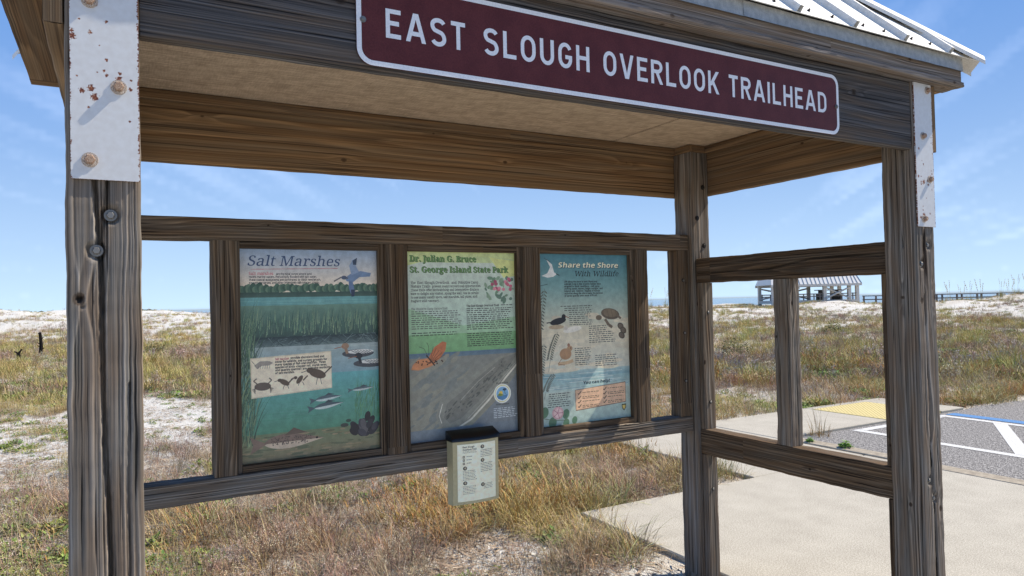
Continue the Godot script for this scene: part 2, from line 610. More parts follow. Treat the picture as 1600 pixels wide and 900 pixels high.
# how the ground is covered: rows by distance, columns by bearing; [cover, dry brown, yellow grass, green herb, grey weed, orange grass]
const ROWS := [5.0, 7.0, 9.5, 13.0, 18.0, 25.0, 34.0, 48.0]
const COLS := [-0.73, -0.43, -0.09, 0.24, 0.53, 0.73]
const COVER := [
	[[0.62, 5, 1.0, 2.6, 4, 0], [0.74, 6, 1.2, 1.4, 4, 0.5], [0.66, 6, 1.2, 1.0, 4, 0.8], [0.85, 4, 1.2, 1.2, 2, 2.4], [0.85, 3, 1.5, 1, 1, 4], [0.85, 3, 1.5, 1, 1, 4]],
	[[0.55, 5, 1.2, 2.6, 3, 0], [0.70, 6, 1.4, 1.4, 4, 0], [0.76, 6, 1.4, 0.8, 4, 0.7], [0.90, 5, 1.8, 0.6, 3, 1.2], [0.9, 2, 3, 0.5, 1, 3], [0.9, 2, 3, 0.5, 1, 3]],
	[[0.44, 3, 1, 5, 1.5, 0], [0.42, 3, 1, 5, 1.5, 0], [0.6, 4, 3, 1, 1, 0], [0.88, 3, 3, 0.5, 1, 1.5], [0.95, 1.5, 3, 0.5, 2, 2], [0.95, 1.5, 3, 0.5, 2, 2]],
	[[0.58, 4, 2, 2, 1.5, 0], [0.50, 3, 2, 3, 1, 0], [0.6, 3, 3, 1, 1, 0], [0.95, 3, 3, 0.4, 2.4, 1.2], [0.95, 2, 3, 1, 3, 0.8], [0.95, 1.5, 3, 2.4, 2, 1]],
	[[0.80, 2, 6, 0.3, 0.5, 0], [0.8, 2, 6, 0.3, 0.5, 0], [0.8, 2, 4, 0.2, 1, 0], [0.88, 3, 4, 0.3, 1.6, 0], [0.88, 3, 4, 0.3, 1.6, 0], [0.84, 3, 4, 1, 1.6, 0]],
	[[0.92, 1, 7, 0, 0.4, 0], [0.88, 1, 7, 0, 0.4, 0], [0.8, 2, 5, 0, 0.5, 0], [0.84, 2, 5, 0, 0.8, 0], [0.80, 2, 5, 0, 0.8, 0], [0.66, 3, 4, 0.3, 0.6, 0]],
	[[0.55, 2, 3, 0, 2, 0], [0.62, 2, 4, 0, 1, 0], [0.7, 2, 4, 0, 1, 0], [0.84, 2, 4, 0, 1, 0], [0.72, 3, 3, 0, 1, 0], [0.50, 3, 3, 0, 1, 0]],
	[[0.26, 2, 2, 0, 1, 0], [0.36, 2, 3, 0, 1, 0], [0.6, 2, 4, 0, 1, 0], [0.66, 2, 4, 0, 1, 0], [0.40, 2, 3, 0, 1, 0], [0.52, 2, 4, 0, 1, 0]],
]

func cover(x: float, z: float) -> PackedFloat32Array:
	var v := to_view(x, z)
	var d := clampf(v.x, 5.0, 47.9)
	var b := clampf(v.y, -0.729, 0.729)
	var r := 0
	while r < 6 and d > ROWS[r + 1]: r += 1
	var c := 0
	while c < 4 and b > COLS[c + 1]: c += 1
	var fr := clampf((d - ROWS[r]) / (ROWS[r + 1] - ROWS[r]), 0.0, 1.0)
	var fc := clampf((b - COLS[c]) / (COLS[c + 1] - COLS[c]), 0.0, 1.0)
	var out := PackedFloat32Array()
	for k in 6:
		var a: float = lerpf(COVER[r][c][k], COVER[r][c + 1][k], fc)
		var e: float = lerpf(COVER[r + 1][c][k], COVER[r + 1][c + 1][k], fc)
		out.append(lerpf(a, e, fr))
	return out

func patch(x: float, z: float) -> float:   # 0..1, clumps of growth
	return clampf(0.56 + 0.45 * nz.get_noise_2d(x * 0.14 + 50.0, z * 0.14) + 0.5 * nz.get_noise_2d(x * 0.45 + 50.0, z * 0.45) + 0.5 * nz.get_noise_2d(x * 1.5, z * 1.5 + 20.0), 0.0, 1.0)

func axis_lines(lo: float, a: float, b: float, hi: float, fine: float) -> PackedFloat32Array:
	var out := PackedFloat32Array()
	var v := a
	var s := fine
	var left := []
	while v > lo:
		s *= 1.07
		v -= s
		left.append(v)
	left.reverse()
	for t in left: out.append(t)
	v = a
	while v < b:
		out.append(v)
		v += fine
	s = fine
	while v < hi:
		out.append(v)
		s *= 1.07
		v += s
	return out

func ground() -> void:
	var xs := axis_lines(-260.0, -6.0, 12.0, 260.0, 0.12)
	var zs := axis_lines(-260.0, -13.0, 1.0, 120.0, 0.12)
	var nx := xs.size()
	var n := nx * zs.size()
	var pos := PackedVector3Array(); pos.resize(n)
	var nor := PackedVector3Array(); nor.resize(n)
	var col := PackedColorArray(); col.resize(n)
	for j in zs.size():
		for i in nx:
			var x := xs[i]
			var z := zs[j]
			pos[j * nx + i] = Vector3(x, land(x, z), z)
			# pale quartz sand, with a thatch of dead stems and humus where plants grow
			var cv := cover(x, z)
			var t := clampf((cv[0] - patch(x, z)) * 2.2 + 0.25, 0.0, 1.0) * clampf(0.65 + 0.7 * nz.get_noise_2d(x * 3.0, z * 3.0 + 60.0), 0.0, 1.0)
			var sand := Color(0.90, 0.90, 0.90).lerp(Color(1, 1, 1), 0.5 + 0.5 * nz.get_noise_2d(x * 0.9, z * 0.9))
			col[j * nx + i] = sand.lerp(Color(0.62, 0.52, 0.40), t * 0.62)
	for j in zs.size():
		for i in nx:
			var a := pos[j * nx + maxi(i - 1, 0)]
			var b := pos[j * nx + mini(i + 1, nx - 1)]
			var c := pos[maxi(j - 1, 0) * nx + i]
			var d := pos[mini(j + 1, zs.size() - 1) * nx + i]
			nor[j * nx + i] = (d - c).cross(b - a).normalized()
	var idx := PackedInt32Array()
	for j in zs.size() - 1:
		for i in nx - 1:
			var a := j * nx + i
			idx.append_array([a, a + 1, a + nx + 1, a, a + nx + 1, a + nx])
	var arr := []
	arr.resize(Mesh.ARRAY_MAX)
	arr[Mesh.ARRAY_VERTEX] = pos
	arr[Mesh.ARRAY_NORMAL] = nor
	arr[Mesh.ARRAY_COLOR] = col
	arr[Mesh.ARRAY_INDEX] = idx
	var mesh := ArrayMesh.new()
	mesh.add_surface_from_arrays(Mesh.PRIMITIVE_TRIANGLES, arr)
	var m := speckle_mat("pale_quartz_sand", Color(0.72, 0.705, 0.66), Color(0.895, 0.885, 0.85), 1.3, 0.03, 0.22, 0.8, 111, 0.95, 1.0)
	m.vertex_color_use_as_albedo = true
	var g := put(mesh, "sand_ground", m, self)
	tag(g, "", "", "", "structure")
	# the gulf beyond the dunes
	var st := begin()
	quad(st, Vector3(-5000, -1.5, -6000), Vector3(6500, -1.5, -6000), Vector3(6500, -1.5, 3000), Vector3(-5000, -1.5, 3000), Vector3.UP)
	var wm := speckle_mat("sea_water_with_small_waves", Color(0.24, 0.34, 0.40), Color(0.30, 0.40, 0.46), 30.0, 0.05, 0.2, 1.5, 113, 0.12)
	tag(put(done(st), "sea_water", wm, self), "", "", "", "structure")

func slab(called: String, mn: Vector3, mx: Vector3, mat: Material, kind := "structure") -> MeshInstance3D:
	var o := put(box_mesh(mn, mx, 0.008), called, mat, self)
	tag(o, "", "", "", kind)
	return o

func paving() -> void:
	# concrete pad beside the kiosk, cut by joints; walk, ramp and kerb beyond
	for r in [[3.15, 6.60, -2.716, 0.20], [3.15, 6.60, 0.212, 3.2], [3.15, 6.60, 3.212, 7.0]]:
		slab("concrete_pad", Vector3(r[0], -0.12, r[2]), Vector3(r[1], 0.0, r[3]), M.concrete)
	for r in [[5.03, 6.60, -5.05, -2.728], [6.612, 8.655, -5.05, -3.80], [8.667, 10.40, -5.05, -4.915], [9.86, 10.40, -4.903, -3.80]]:
		slab("concrete_walk", Vector3(r[0], -0.12, r[2]), Vector3(r[1], 0.0, r[3]), M.concrete)
	slab("concrete_kerb", Vector3(6.612, -0.15, -3.788), Vector3(6.80, 0.012, -2.3), M.kerb)
	slab("concrete_kerb", Vector3(6.612, -0.15, -2.29), Vector3(6.80, 0.0, 7.0), M.kerb)
	# parking lot
	var st := begin()
	var z := -3.79
	var pts := []
	for i in 60:
		var x := 6.80 + i * 0.45
		pts.append(Vector2(x, (-3.79 if x < 10.6 else -3.79 + 0.10 * nz.get_noise_1d(x * 2.0) - 0.02)))
	for i in 59:
		quad(st, Vector3(pts[i].x, -0.03, pts[i].y), Vector3(pts[i + 1].x, -0.03, pts[i + 1].y), Vector3(pts[i + 1].x, -0.03, 12.0), Vector3(pts[i].x, -0.03, 12.0), Vector3.UP)
	tag(put(done(st), "asphalt_parking_lot", M.asphalt, self), "", "", "", "structure")
	var yl := -0.026
	var lines := [
		[[7.80, -3.70], [7.92, -3.70], [7.92, 6.0], [7.80, 6.0]],
		[[7.93, -3.70], [9.58, -3.70], [9.58, -3.59], [7.93, -3.59]],
		[[9.59, -3.70], [9.71, -3.70], [9.71, 6.0], [9.59, 6.0]],
	]
	for k in 5:
		var zz := -3.02 + k * 1.35
		lines.append([[9.585, zz], [9.585, zz + 0.17], [7.925, zz + 1.20], [7.925, zz + 1.03]])
	for l in lines:
		var s := begin()
		quad(s, Vector3(l[0][0], yl, l[0][1]), Vector3(l[1][0], yl, l[1][1]), Vector3(l[2][0], yl, l[2][1]), Vector3(l[3][0], yl, l[3][1]), Vector3.UP)
		tag(put(done(s), "painted_white_line", M.paint_white, self), "", "", "", "structure")
	var s2 := begin()
	quad(s2, Vector3(9.78, yl, -3.70), Vector3(9.98, yl, -3.70), Vector3(9.98, yl, 6.0), Vector3(9.78, yl, 6.0), Vector3.UP)
	tag(put(done(s2), "painted_blue_line", M.paint_blue, self), "", "", "", "structure")
	# tactile paving: plate with rows of domes
	var t := thing("tactile_paving", "yellow tactile paving plate with raised domes set in the walk", "tactile paving", Vector3(8.667, 0, -4.903))
	put(box_mesh(Vector3(0, -0.11, 0), Vector3(1.18, 0.004, 1.10), 0.002), "plate", M.tactile, t)
	var d := begin(true)
	for i in 19:
		for j in 18:
			var c := Vector3(0.05 + i * 0.060, 0.004, 0.04 + j * 0.060)
			for k in 6:
				var a0 := TAU * k / 6
				var a1 := TAU * (k + 1) / 6
				var o0 := Vector3(cos(a0), 0, sin(a0))
				var o1 := Vector3(cos(a1), 0, sin(a1))
				quad(d, c + o0 * 0.018, c + o1 * 0.018, c + o1 * 0.011 + Vector3(0, 0.006, 0), c + o0 * 0.011 + Vector3(0, 0.006, 0), o0 + o1 + Vector3.UP)
				tri(d, c + Vector3(0, 0.0062, 0), c + o0 * 0.011 + Vector3(0, 0.006, 0), c + o1 * 0.011 + Vector3(0, 0.006, 0), Vector3.UP)
	var dm := put(done(d), "domes", M.tactile, t)
	tag(dm, "", "", "", "stuff")

# ------------------------------------------------------------------ kiosk
func bolt(parent: Node, at: Vector3, axis: Vector3, wr: float, hr: float, ht: float, mw: Material, mh: Material, called := "bolt") -> void:
	var key := "bolt%.4f%.4f%.4f" % [wr, hr, ht]
	if not M.has(key): M[key] = bolt_mesh(wr, hr, ht)
	var w := put(M[key][0], called, mh, parent, at + Vector3(0, EY, 0))
	if absf(axis.z) < 0.5: w.rotation.y = PI / 2 * signf(axis.x)
	elif axis.z < 0.0: w.rotation.y = PI
	w.mesh = M[key][1]
	put(M[key][0], "washer", mw, w)

func build_kiosk() -> void:
	kiosk = thing("trailhead_kiosk", "open timber information kiosk with white metal hip roof on four square posts", "kiosk")
	var pm := {"n": 12, "step": 0.025, "nf": 4, "fw": 0.15, "vm": 2.6, "v0": -0.1, "deep": 0.003, "maps": M.post_maps, "amp": 0.0022, "r": 0.007}
	var xr := KL - PW
	# near left post: the long check down its face is cut into the wood
	var crack := []
	for c in [[0.040, 0.62], [0.0519, 0.28], [0.0581, 0.189], [0.0632, 0.093], [0.0646, -0.017], [0.0657, -0.153], [0.0681, -0.29], [0.0739, -0.426], [0.0762, -0.562], [0.074, -1.2]]:
		crack.append(Vector2(c[0] - 0.07, c[1] + EY))
	var o1 := pm.duplicate()
	o1.merge({"n": 46, "step": 0.006, "deep": 0.0032, "strips": [3, 0, 1, 3], "carve": [[1, "crack", crack, 0.0062, 0.034],
		[1, "crack", [Vector2(0.006, 1.90), Vector2(0.000, 1.80), Vector2(-0.004, 1.69), Vector2(-0.004, 1.60)], 0.005, 0.02],
		[1, "crack", [Vector2(0.044, 1.45), Vector2(0.041, 1.2), Vector2(0.043, 1.0)], 0.0040, 0.010],
		[1, "hole", -0.0465, 1.630, 0.0075, 0.016], [1, "hole", -0.040, 1.612, 0.005, 0.010], [1, "hole", 0.082 - 0.07, 0.209 + EY, 0.021, 0.013], [1, "hole", 0.055 - 0.07, 0.132 + EY, 0.021, 0.013]]}, true)
	var posts := []
	posts.append(timber(kiosk, "post", Vector3(0, -EY - 0.1, -PW), Vector3(PW, YT, 0), 1, M.post, o1))
	var crack2 := []
	for c in [[3.075, 0.27], [3.083, 0.10], [3.072, -0.03], [3.078, -0.3], [3.083, -0.52], [3.075, -0.72], [3.092, -0.95], [3.088, -1.3]]:
		crack2.append(Vector2(c[0] - 3.087, c[1] + EY))
	var o2 := pm.duplicate()
	o2.merge({"n": 26, "step": 0.01, "deep": 0.0032, "strips": [1, 2, 3, 3], "carve": [[1, "crack", crack2, 0.007, 0.028], [0, "crack", [Vector2(0.028, 2.30), Vector2(0.022, 2.0), Vector2(0.016, 1.8)], 0.006, 0.02],
		[1, "hole", 0.025, 0.206 + EY, 0.020, 0.013], [1, "hole", -0.022, 0.126 + EY, 0.020, 0.013], [1, "hole", -0.021, -0.786 + EY, 0.020, 0.013], [1, "hole", 0.006, -0.865 + EY, 0.020, 0.013]]}, true)
	posts.append(timber(kiosk, "post", Vector3(xr, -EY - 0.1, -PW), Vector3(KL, YT, 0), 1, M.post, o2))
	var o3 := pm.duplicate()
	o3.merge({"strips": [3, 2, 3, 1]}, true)
	posts.append(timber(kiosk, "post", Vector3(xr, -EY - 0.1, ZB - PW), Vector3(KL, YT, ZB), 1, M.post, o3))
	posts.append(timber(kiosk, "post", Vector3(0, -EY - 0.1, ZB - PW), Vector3(PW, YT, ZB), 1, M.post, o3))
	for b in [[0, 0.082, 0.209, -0.0105], [0, 0.055, 0.132, -0.0105], [1, 3.112, 0.206, -0.0105], [1, 3.065, 0.126, -0.0105], [1, 3.066, -0.786, -0.0105], [1, 3.093, -0.865, -0.0105]]:
		bolt(posts[b[0]], Vector3(b[1], b[2], b[3]), Vector3.BACK, 0.0135, 0.0085, 0.0085, M.steel, M.steel)
	for b in [[3.112, 0.655], [3.061, 0.471], [3.111, 0.311]]:
		bolt(posts[2], Vector3(b[0], b[1], ZB + 0.001), Vector3.BACK, 0.0155, 0.009, 0.007, M.dark_steel, M.dark_steel)
	# beams: front one between the posts, the others outside them
	var bw := {"nf": 2, "fw": 0.3, "vm": 3.1, "step": 0.05, "n": 4, "amp": 0.0018}
	var bf := bw.duplicate(); bf.merge({"strips": [0, 1, 0, 1], "v0": 0.1}, true)
	timber(kiosk, "front_beam", Vector3(PW + 0.002, YB, -0.042), Vector3(xr - 0.002, YT, -0.003), 0, M.beam_front, bf)
	var bb := bw.duplicate(); bb.merge({"vm": 3.3, "strips": [0, 1, 0, 1], "v0": 0.0}, true)
	timber(kiosk, "rear_beam", Vector3(-0.038, YB, ZB - PW - 0.040), Vector3(KL + 0.038, YT, ZB - PW - 0.001), 0, M.beam, bb)
	timber(kiosk, "side_beam", Vector3(KL + 0.001, YB, ZB - PW), Vector3(KL + 0.039, YT, -0.002), 2, M.beam, bb)
	timber(kiosk, "side_beam", Vector3(-0.039, YB, ZB - PW), Vector3(-0.001, YT, -0.002), 2, M.beam, bb)
	# ceiling of two plywood sheets with battens under its edge
	for r in [[-0.02, 2.539], [2.549, KL + 0.02]]:
		var st := begin()
		var mn := Vector3(r[0], YT + EY + 0.002, ZB - PW - 0.03)
		var mx := Vector3(r[1], YT + EY + 0.015, -0.046)
		bx(st, mn, mx, 0.001)
		var st2 := begin()
		for s in [0, 1]:
			var y := mn.y if s == 0 else mx.y
			quad(st2, Vector3(mn.x, y, mn.z), Vector3(mx.x, y, mn.z), Vector3(mx.x, y, mx.z), Vector3(mn.x, y, mx.z), Vector3.DOWN if s == 0 else Vector3.UP, Vector2(mn.x, mn.z), Vector2(mx.x, mn.z), Vector2(mx.x, mx.z), Vector2(mn.x, mx.z))
		for e in [[mn.x, mn.z, mx.x, mn.z], [mx.x, mn.z, mx.x, mx.z], [mx.x, mx.z, mn.x, mx.z], [mn.x, mx.z, mn.x, mn.z]]:
			var a := Vector3(e[0], mn.y, e[1])
			var b := Vector3(e[2], mn.y, e[3])
			quad(st2, a, b, b + Vector3(0, 0.013, 0), a + Vector3(0, 0.013, 0), (a + b) * 0.5 - (mn + mx) * 0.5, Vector2(a.x, a.z), Vector2(b.x, b.z), Vector2(b.x, b.z + 0.01), Vector2(a.x, a.z + 0.01))
		put(done(st2), "ceiling_panel", M.ply, kiosk)
	var bt := {"nf": 2, "fw": 0.3, "vm": 3.3, "step": 0.1}
	timber(kiosk, "ceiling_batten", Vector3(PW + 0.01, YT - 0.040, ZB - PW + 0.001), Vector3(xr - 0.022, YT, ZB - PW + 0.040), 0, M.beam, bt)
	timber(kiosk, "ceiling_batten", Vector3(xr - 0.021, YT - 0.040, ZB - PW + 0.001), Vector3(xr - 0.001, YT, ZB + 0.021), 2, M.beam, bt)
	timber(kiosk, "ceiling_batten", Vector3(xr, YT - 0.040, ZB + 0.001), Vector3(KL - 0.001, YT, ZB + 0.021), 0, M.beam, bt)
	timber(kiosk, "ceiling_batten", Vector3(KL - 0.040, YT - 0.040, ZB + 0.022), Vector3(KL - 0.001, YT, -PW - 0.002), 2, M.beam, bt)
	# panel frame at the back
	var rl := {"n": 4, "step": 0.05, "amp": 0.0022, "r": 0.005}
	timber(kiosk, "upper_rail", Vector3(PW + 0.001, 0.2835, ZD - 0.089), Vector3(xr - 0.001, 0.3748, ZD), 0, M.rail, rl)
	var ll := rl.duplicate(); ll.merge({"strips": [3, 2, 0, 3], "vm": 2.6, "v0": 0.9, "n": 28, "step": 0.02, "deep": 0.0075, "maps": M.post_maps}, true)
	timber(kiosk, "lower_rail", Vector3(PW + 0.001, -0.7709, ZD - 0.089), Vector3(xr - 0.001, -0.6813, ZD), 0, M.post, ll)
	var ups := []
	for r in [[PW + 0.001, PW + 0.034], [0.431, 0.520], [1.166, 1.259], [1.895, 1.986], [2.623, 2.710], [2.930, xr - 0.001]]:
		ups.append(timber(kiosk, "upright", Vector3(r[0], -0.6803, ZD - 0.088), Vector3(r[1], 0.2825, ZD - 0.003), 1, M.rail, rl))
	for y in [0.108, -0.197, -0.475]:
		bolt(ups[5], Vector3(2.968 + 0.004, y, ZD - 0.002), Vector3.BACK, 0.010, 0.007, 0.006, M.dark_steel, M.steel)
	# strips that hold the panels in
	for r in [[0.521, 1.165], [1.260, 1.894], [1.987, 2.622]]:
		var zf: float = ZD - 0.018
		var zb: float = ZD - 0.048
		timber(kiosk, "retaining_strip", Vector3(r[0], -0.6803, zb), Vector3(r[0] + 0.020, 0.2825, zf), 1, M.rail, {"r": 0.002})
		timber(kiosk, "retaining_strip", Vector3(r[1] - 0.026, -0.6803, zb), Vector3(r[1], 0.2825, zf), 1, M.rail, {"r": 0.002})
		timber(kiosk, "retaining_strip", Vector3(r[0] + 0.021, 0.2535, zb), Vector3(r[1] - 0.027, 0.2825, zf), 0, M.rail, {"r": 0.002})
		timber(kiosk, "retaining_strip", Vector3(r[0] + 0.021, -0.6803, zb), Vector3(r[1] - 0.027, -0.650, zf), 0, M.rail, {"r": 0.002})
	# rails on the right side
	var sx0 := 3.044
	var sx1 := 3.133
	timber(kiosk, "side_rail", Vector3(sx0, 0.0916, ZB + 0.001), Vector3(sx1, 0.2328, -PW - 0.001), 2, M.rail, {"n": 30, "step": 0.02, "amp": 0.003, "strips": [1, 0, 3, 3], "r": 0.006, "carve": [[3, "crack", [Vector2(-0.016, ZB), Vector2(-0.014, -0.80), Vector2(0.024, -0.52), Vector2(0.011, -0.14)], 0.0055, 0.02]]})
	timber(kiosk, "side_rail", Vector3(sx0, -0.8992, ZB + 0.001), Vector3(sx1, -0.7556, -PW - 0.001), 2, M.rail, {"n": 5, "step": 0.04, "amp": 0.003, "strips": [1, 3, 0, 1], "r": 0.006})
	timber(kiosk, "upright", Vector3(sx0 + 0.001, -0.7546, -0.766), Vector3(sx1 - 0.001, 0.0906, -0.677), 1, M.post, {"n": 10, "step": 0.012, "amp": 0.003, "strips": [3, 2, 2, 1], "vm": 2.6, "v0": 0.35, "maps": M.post_maps, "deep": 0.004})
	for r in [[-0.7546, 0.0906], [-EY - 0.05, -0.9002]]:
		var blk := timber(kiosk, "filler_block", Vector3(sx0 + 0.002, r[0], ZB + 0.001), Vector3(sx1 - 0.001, r[1], ZB + 0.038), 1, M.post, {"strips": [3, 2, 3, 3], "vm": 2.6, "step": 0.03, "n": 6})
		for y in ([-0.08, -0.60] if r[0] > -0.8 else [-1.10]):
			bolt(blk, Vector3(3.09, y, ZB + 0.038), Vector3.BACK, 0.011, 0.0075, 0.006, M.dark_steel, M.steel)
		timber(kiosk, "filler_block", Vector3(sx0 + 0.002, r[0], -PW - 0.038), Vector3(sx1 - 0.001, r[1], -PW - 0.001), 1, M.rail, {"step": 0.05})
	steel_plates()
	roof()

func plate_texture(spots: Array, sd: int) -> StandardMaterial3D:
	var w := 192
	var h := 912
	var col := PackedByteArray(); col.resize(w * h * 3)
	var n := noise_bytes(w, h, 0.12, sd, 4)
	var n2 := noise_bytes(w, h, 0.03, sd + 1, 3)
	for y in h:
		for x in w:
			var i := y * w + x
			var v := (n[i] - 128) / 255.0
			var c := Color(0.80, 0.805, 0.80).lerp(Color(0.78, 0.78, 0.77), clampf(0.5 + (n2[i] - 128) / 120.0, 0.0, 1.0))
			var rust := 0.0
			for s in spots:
				var dx: float = x - s[0] * w
				var dy: float = y - s[1] * h
				if absf(dx) > 40.0 or absf(dy) > 40.0: continue
				rust = maxf(rust, 1.35 - sqrt(dx * dx + dy * dy) / (s[2] * w) + v * 1.7)
			var e := minf(x, w - 1 - x)
			rust = maxf(rust, 0.75 - e / 5.0 + v * 2.6 + (n2[i] - 128) / 150.0 - (0.35 if x < w / 2 else 0.0))
			rust = smoothstep(0.35, 0.75, rust)
			var rc := Color(0.34, 0.15, 0.08).lerp(Color(0.60, 0.36, 0.20), clampf(0.5 - v * 2.5, 0.0, 1.0))
			c = c.lerp(rc, rust)
			col[i * 3] = int(c.r * 255)
			col[i * 3 + 1] = int(c.g * 255)
			col[i * 3 + 2] = int(c.b * 255)
	var m := StandardMaterial3D.new()
	m.resource_name = "white_painted_steel_with_rust"
	m.albedo_texture = tex(Image.create_from_data(w, h, false, Image.FORMAT_RGB8, col))
	m.roughness = 0.45
	m.heightmap_enabled = true
	m.heightmap_texture = m.albedo_texture
	m.heightmap_scale = 0.03
	return m

func steel_plates() -> void:
	var left := []
	for s in [[142, 143, 6], [128, 148, 5], [148, 156, 7], [138, 172, 2.5], [124, 41, 2.4], [167, 40, 3], [142, 59, 3.5], [114, 68, 6], [113, 60, 4], [167, 98, 3.2], [163, 115, 3], [167, 121, 3], [120, 127, 2], [188, 116, 3.2], [186, 124, 5], [206, 125, 2.2], [205, 139, 4], [203, 188, 2.2], [150, 15, 4], [136, 12, 4], [141, 258, 5], [152, 118, 1.5], [156, 77, 1.4]]:
		left.append([(s[0] - 110.0) / 109.0, (0.896 - (0.486 - (s[1] - 138.0) * 0.001434)) / 0.613, s[2] / 109.0])
	var right := []
	var r2 := RandomNumberGenerator.new()
	r2.seed = 3
	for k in 26: right.append([r2.randf_range(0.1, 0.95), r2.randf_range(0.35, 0.98), r2.randf_range(0.012, 0.05)])
	right.append([0.75, 0.66, 0.10])
	right.append([0.40, 0.69, 0.08])
	right.append([0.35, 0.92, 0.08])
	for d in [[0.010, 0.139, left, 121, [[0.047, 0.666], [0.100, 0.486], [0.045, 0.324]]], [KL - 0.128, KL - 0.001, right, 131, [[3.125, 0.868], [3.083, 0.669], [3.124, 0.486], [3.072, 0.316]]]]:
		var st := begin()
		var a := Vector3(d[0], 0.283 + EY, 0.0025)
		var b := Vector3(d[1], 0.894 + EY, 0.0075)
		quad(st, Vector3(a.x, a.y, b.z), Vector3(b.x, a.y, b.z), b, Vector3(a.x, b.y, b.z), Vector3.BACK, Vector2(0, 1), Vector2(1, 1), Vector2(1, 0), Vector2(0, 0))
		quad(st, a, Vector3(b.x, a.y, a.z), Vector3(b.x, b.y, a.z), Vector3(a.x, b.y, a.z), Vector3.FORWARD)
		for e in [[a.x, a.y, b.x, a.y, Vector3.DOWN], [b.x, a.y, b.x, b.y, Vector3.RIGHT], [b.x, b.y, a.x, b.y, Vector3.UP], [a.x, b.y, a.x, a.y, Vector3.LEFT]]:
			quad(st, Vector3(e[0], e[1], a.z), Vector3(e[2], e[3], a.z), Vector3(e[2], e[3], b.z), Vector3(e[0], e[1], b.z), e[4], Vector2(0.99, 0.1), Vector2(0.99, 0.9), Vector2(0.999, 0.9), Vector2(0.999, 0.1))
		var p := put(done(st), "steel_plate", plate_texture(d[2], d[3]), kiosk)
		for k in d[4]:
			bolt(p, Vector3(k[0], k[1], 0.0085), Vector3.BACK, 0.0165, 0.0105, 0.0135, M.washer, M.rust)

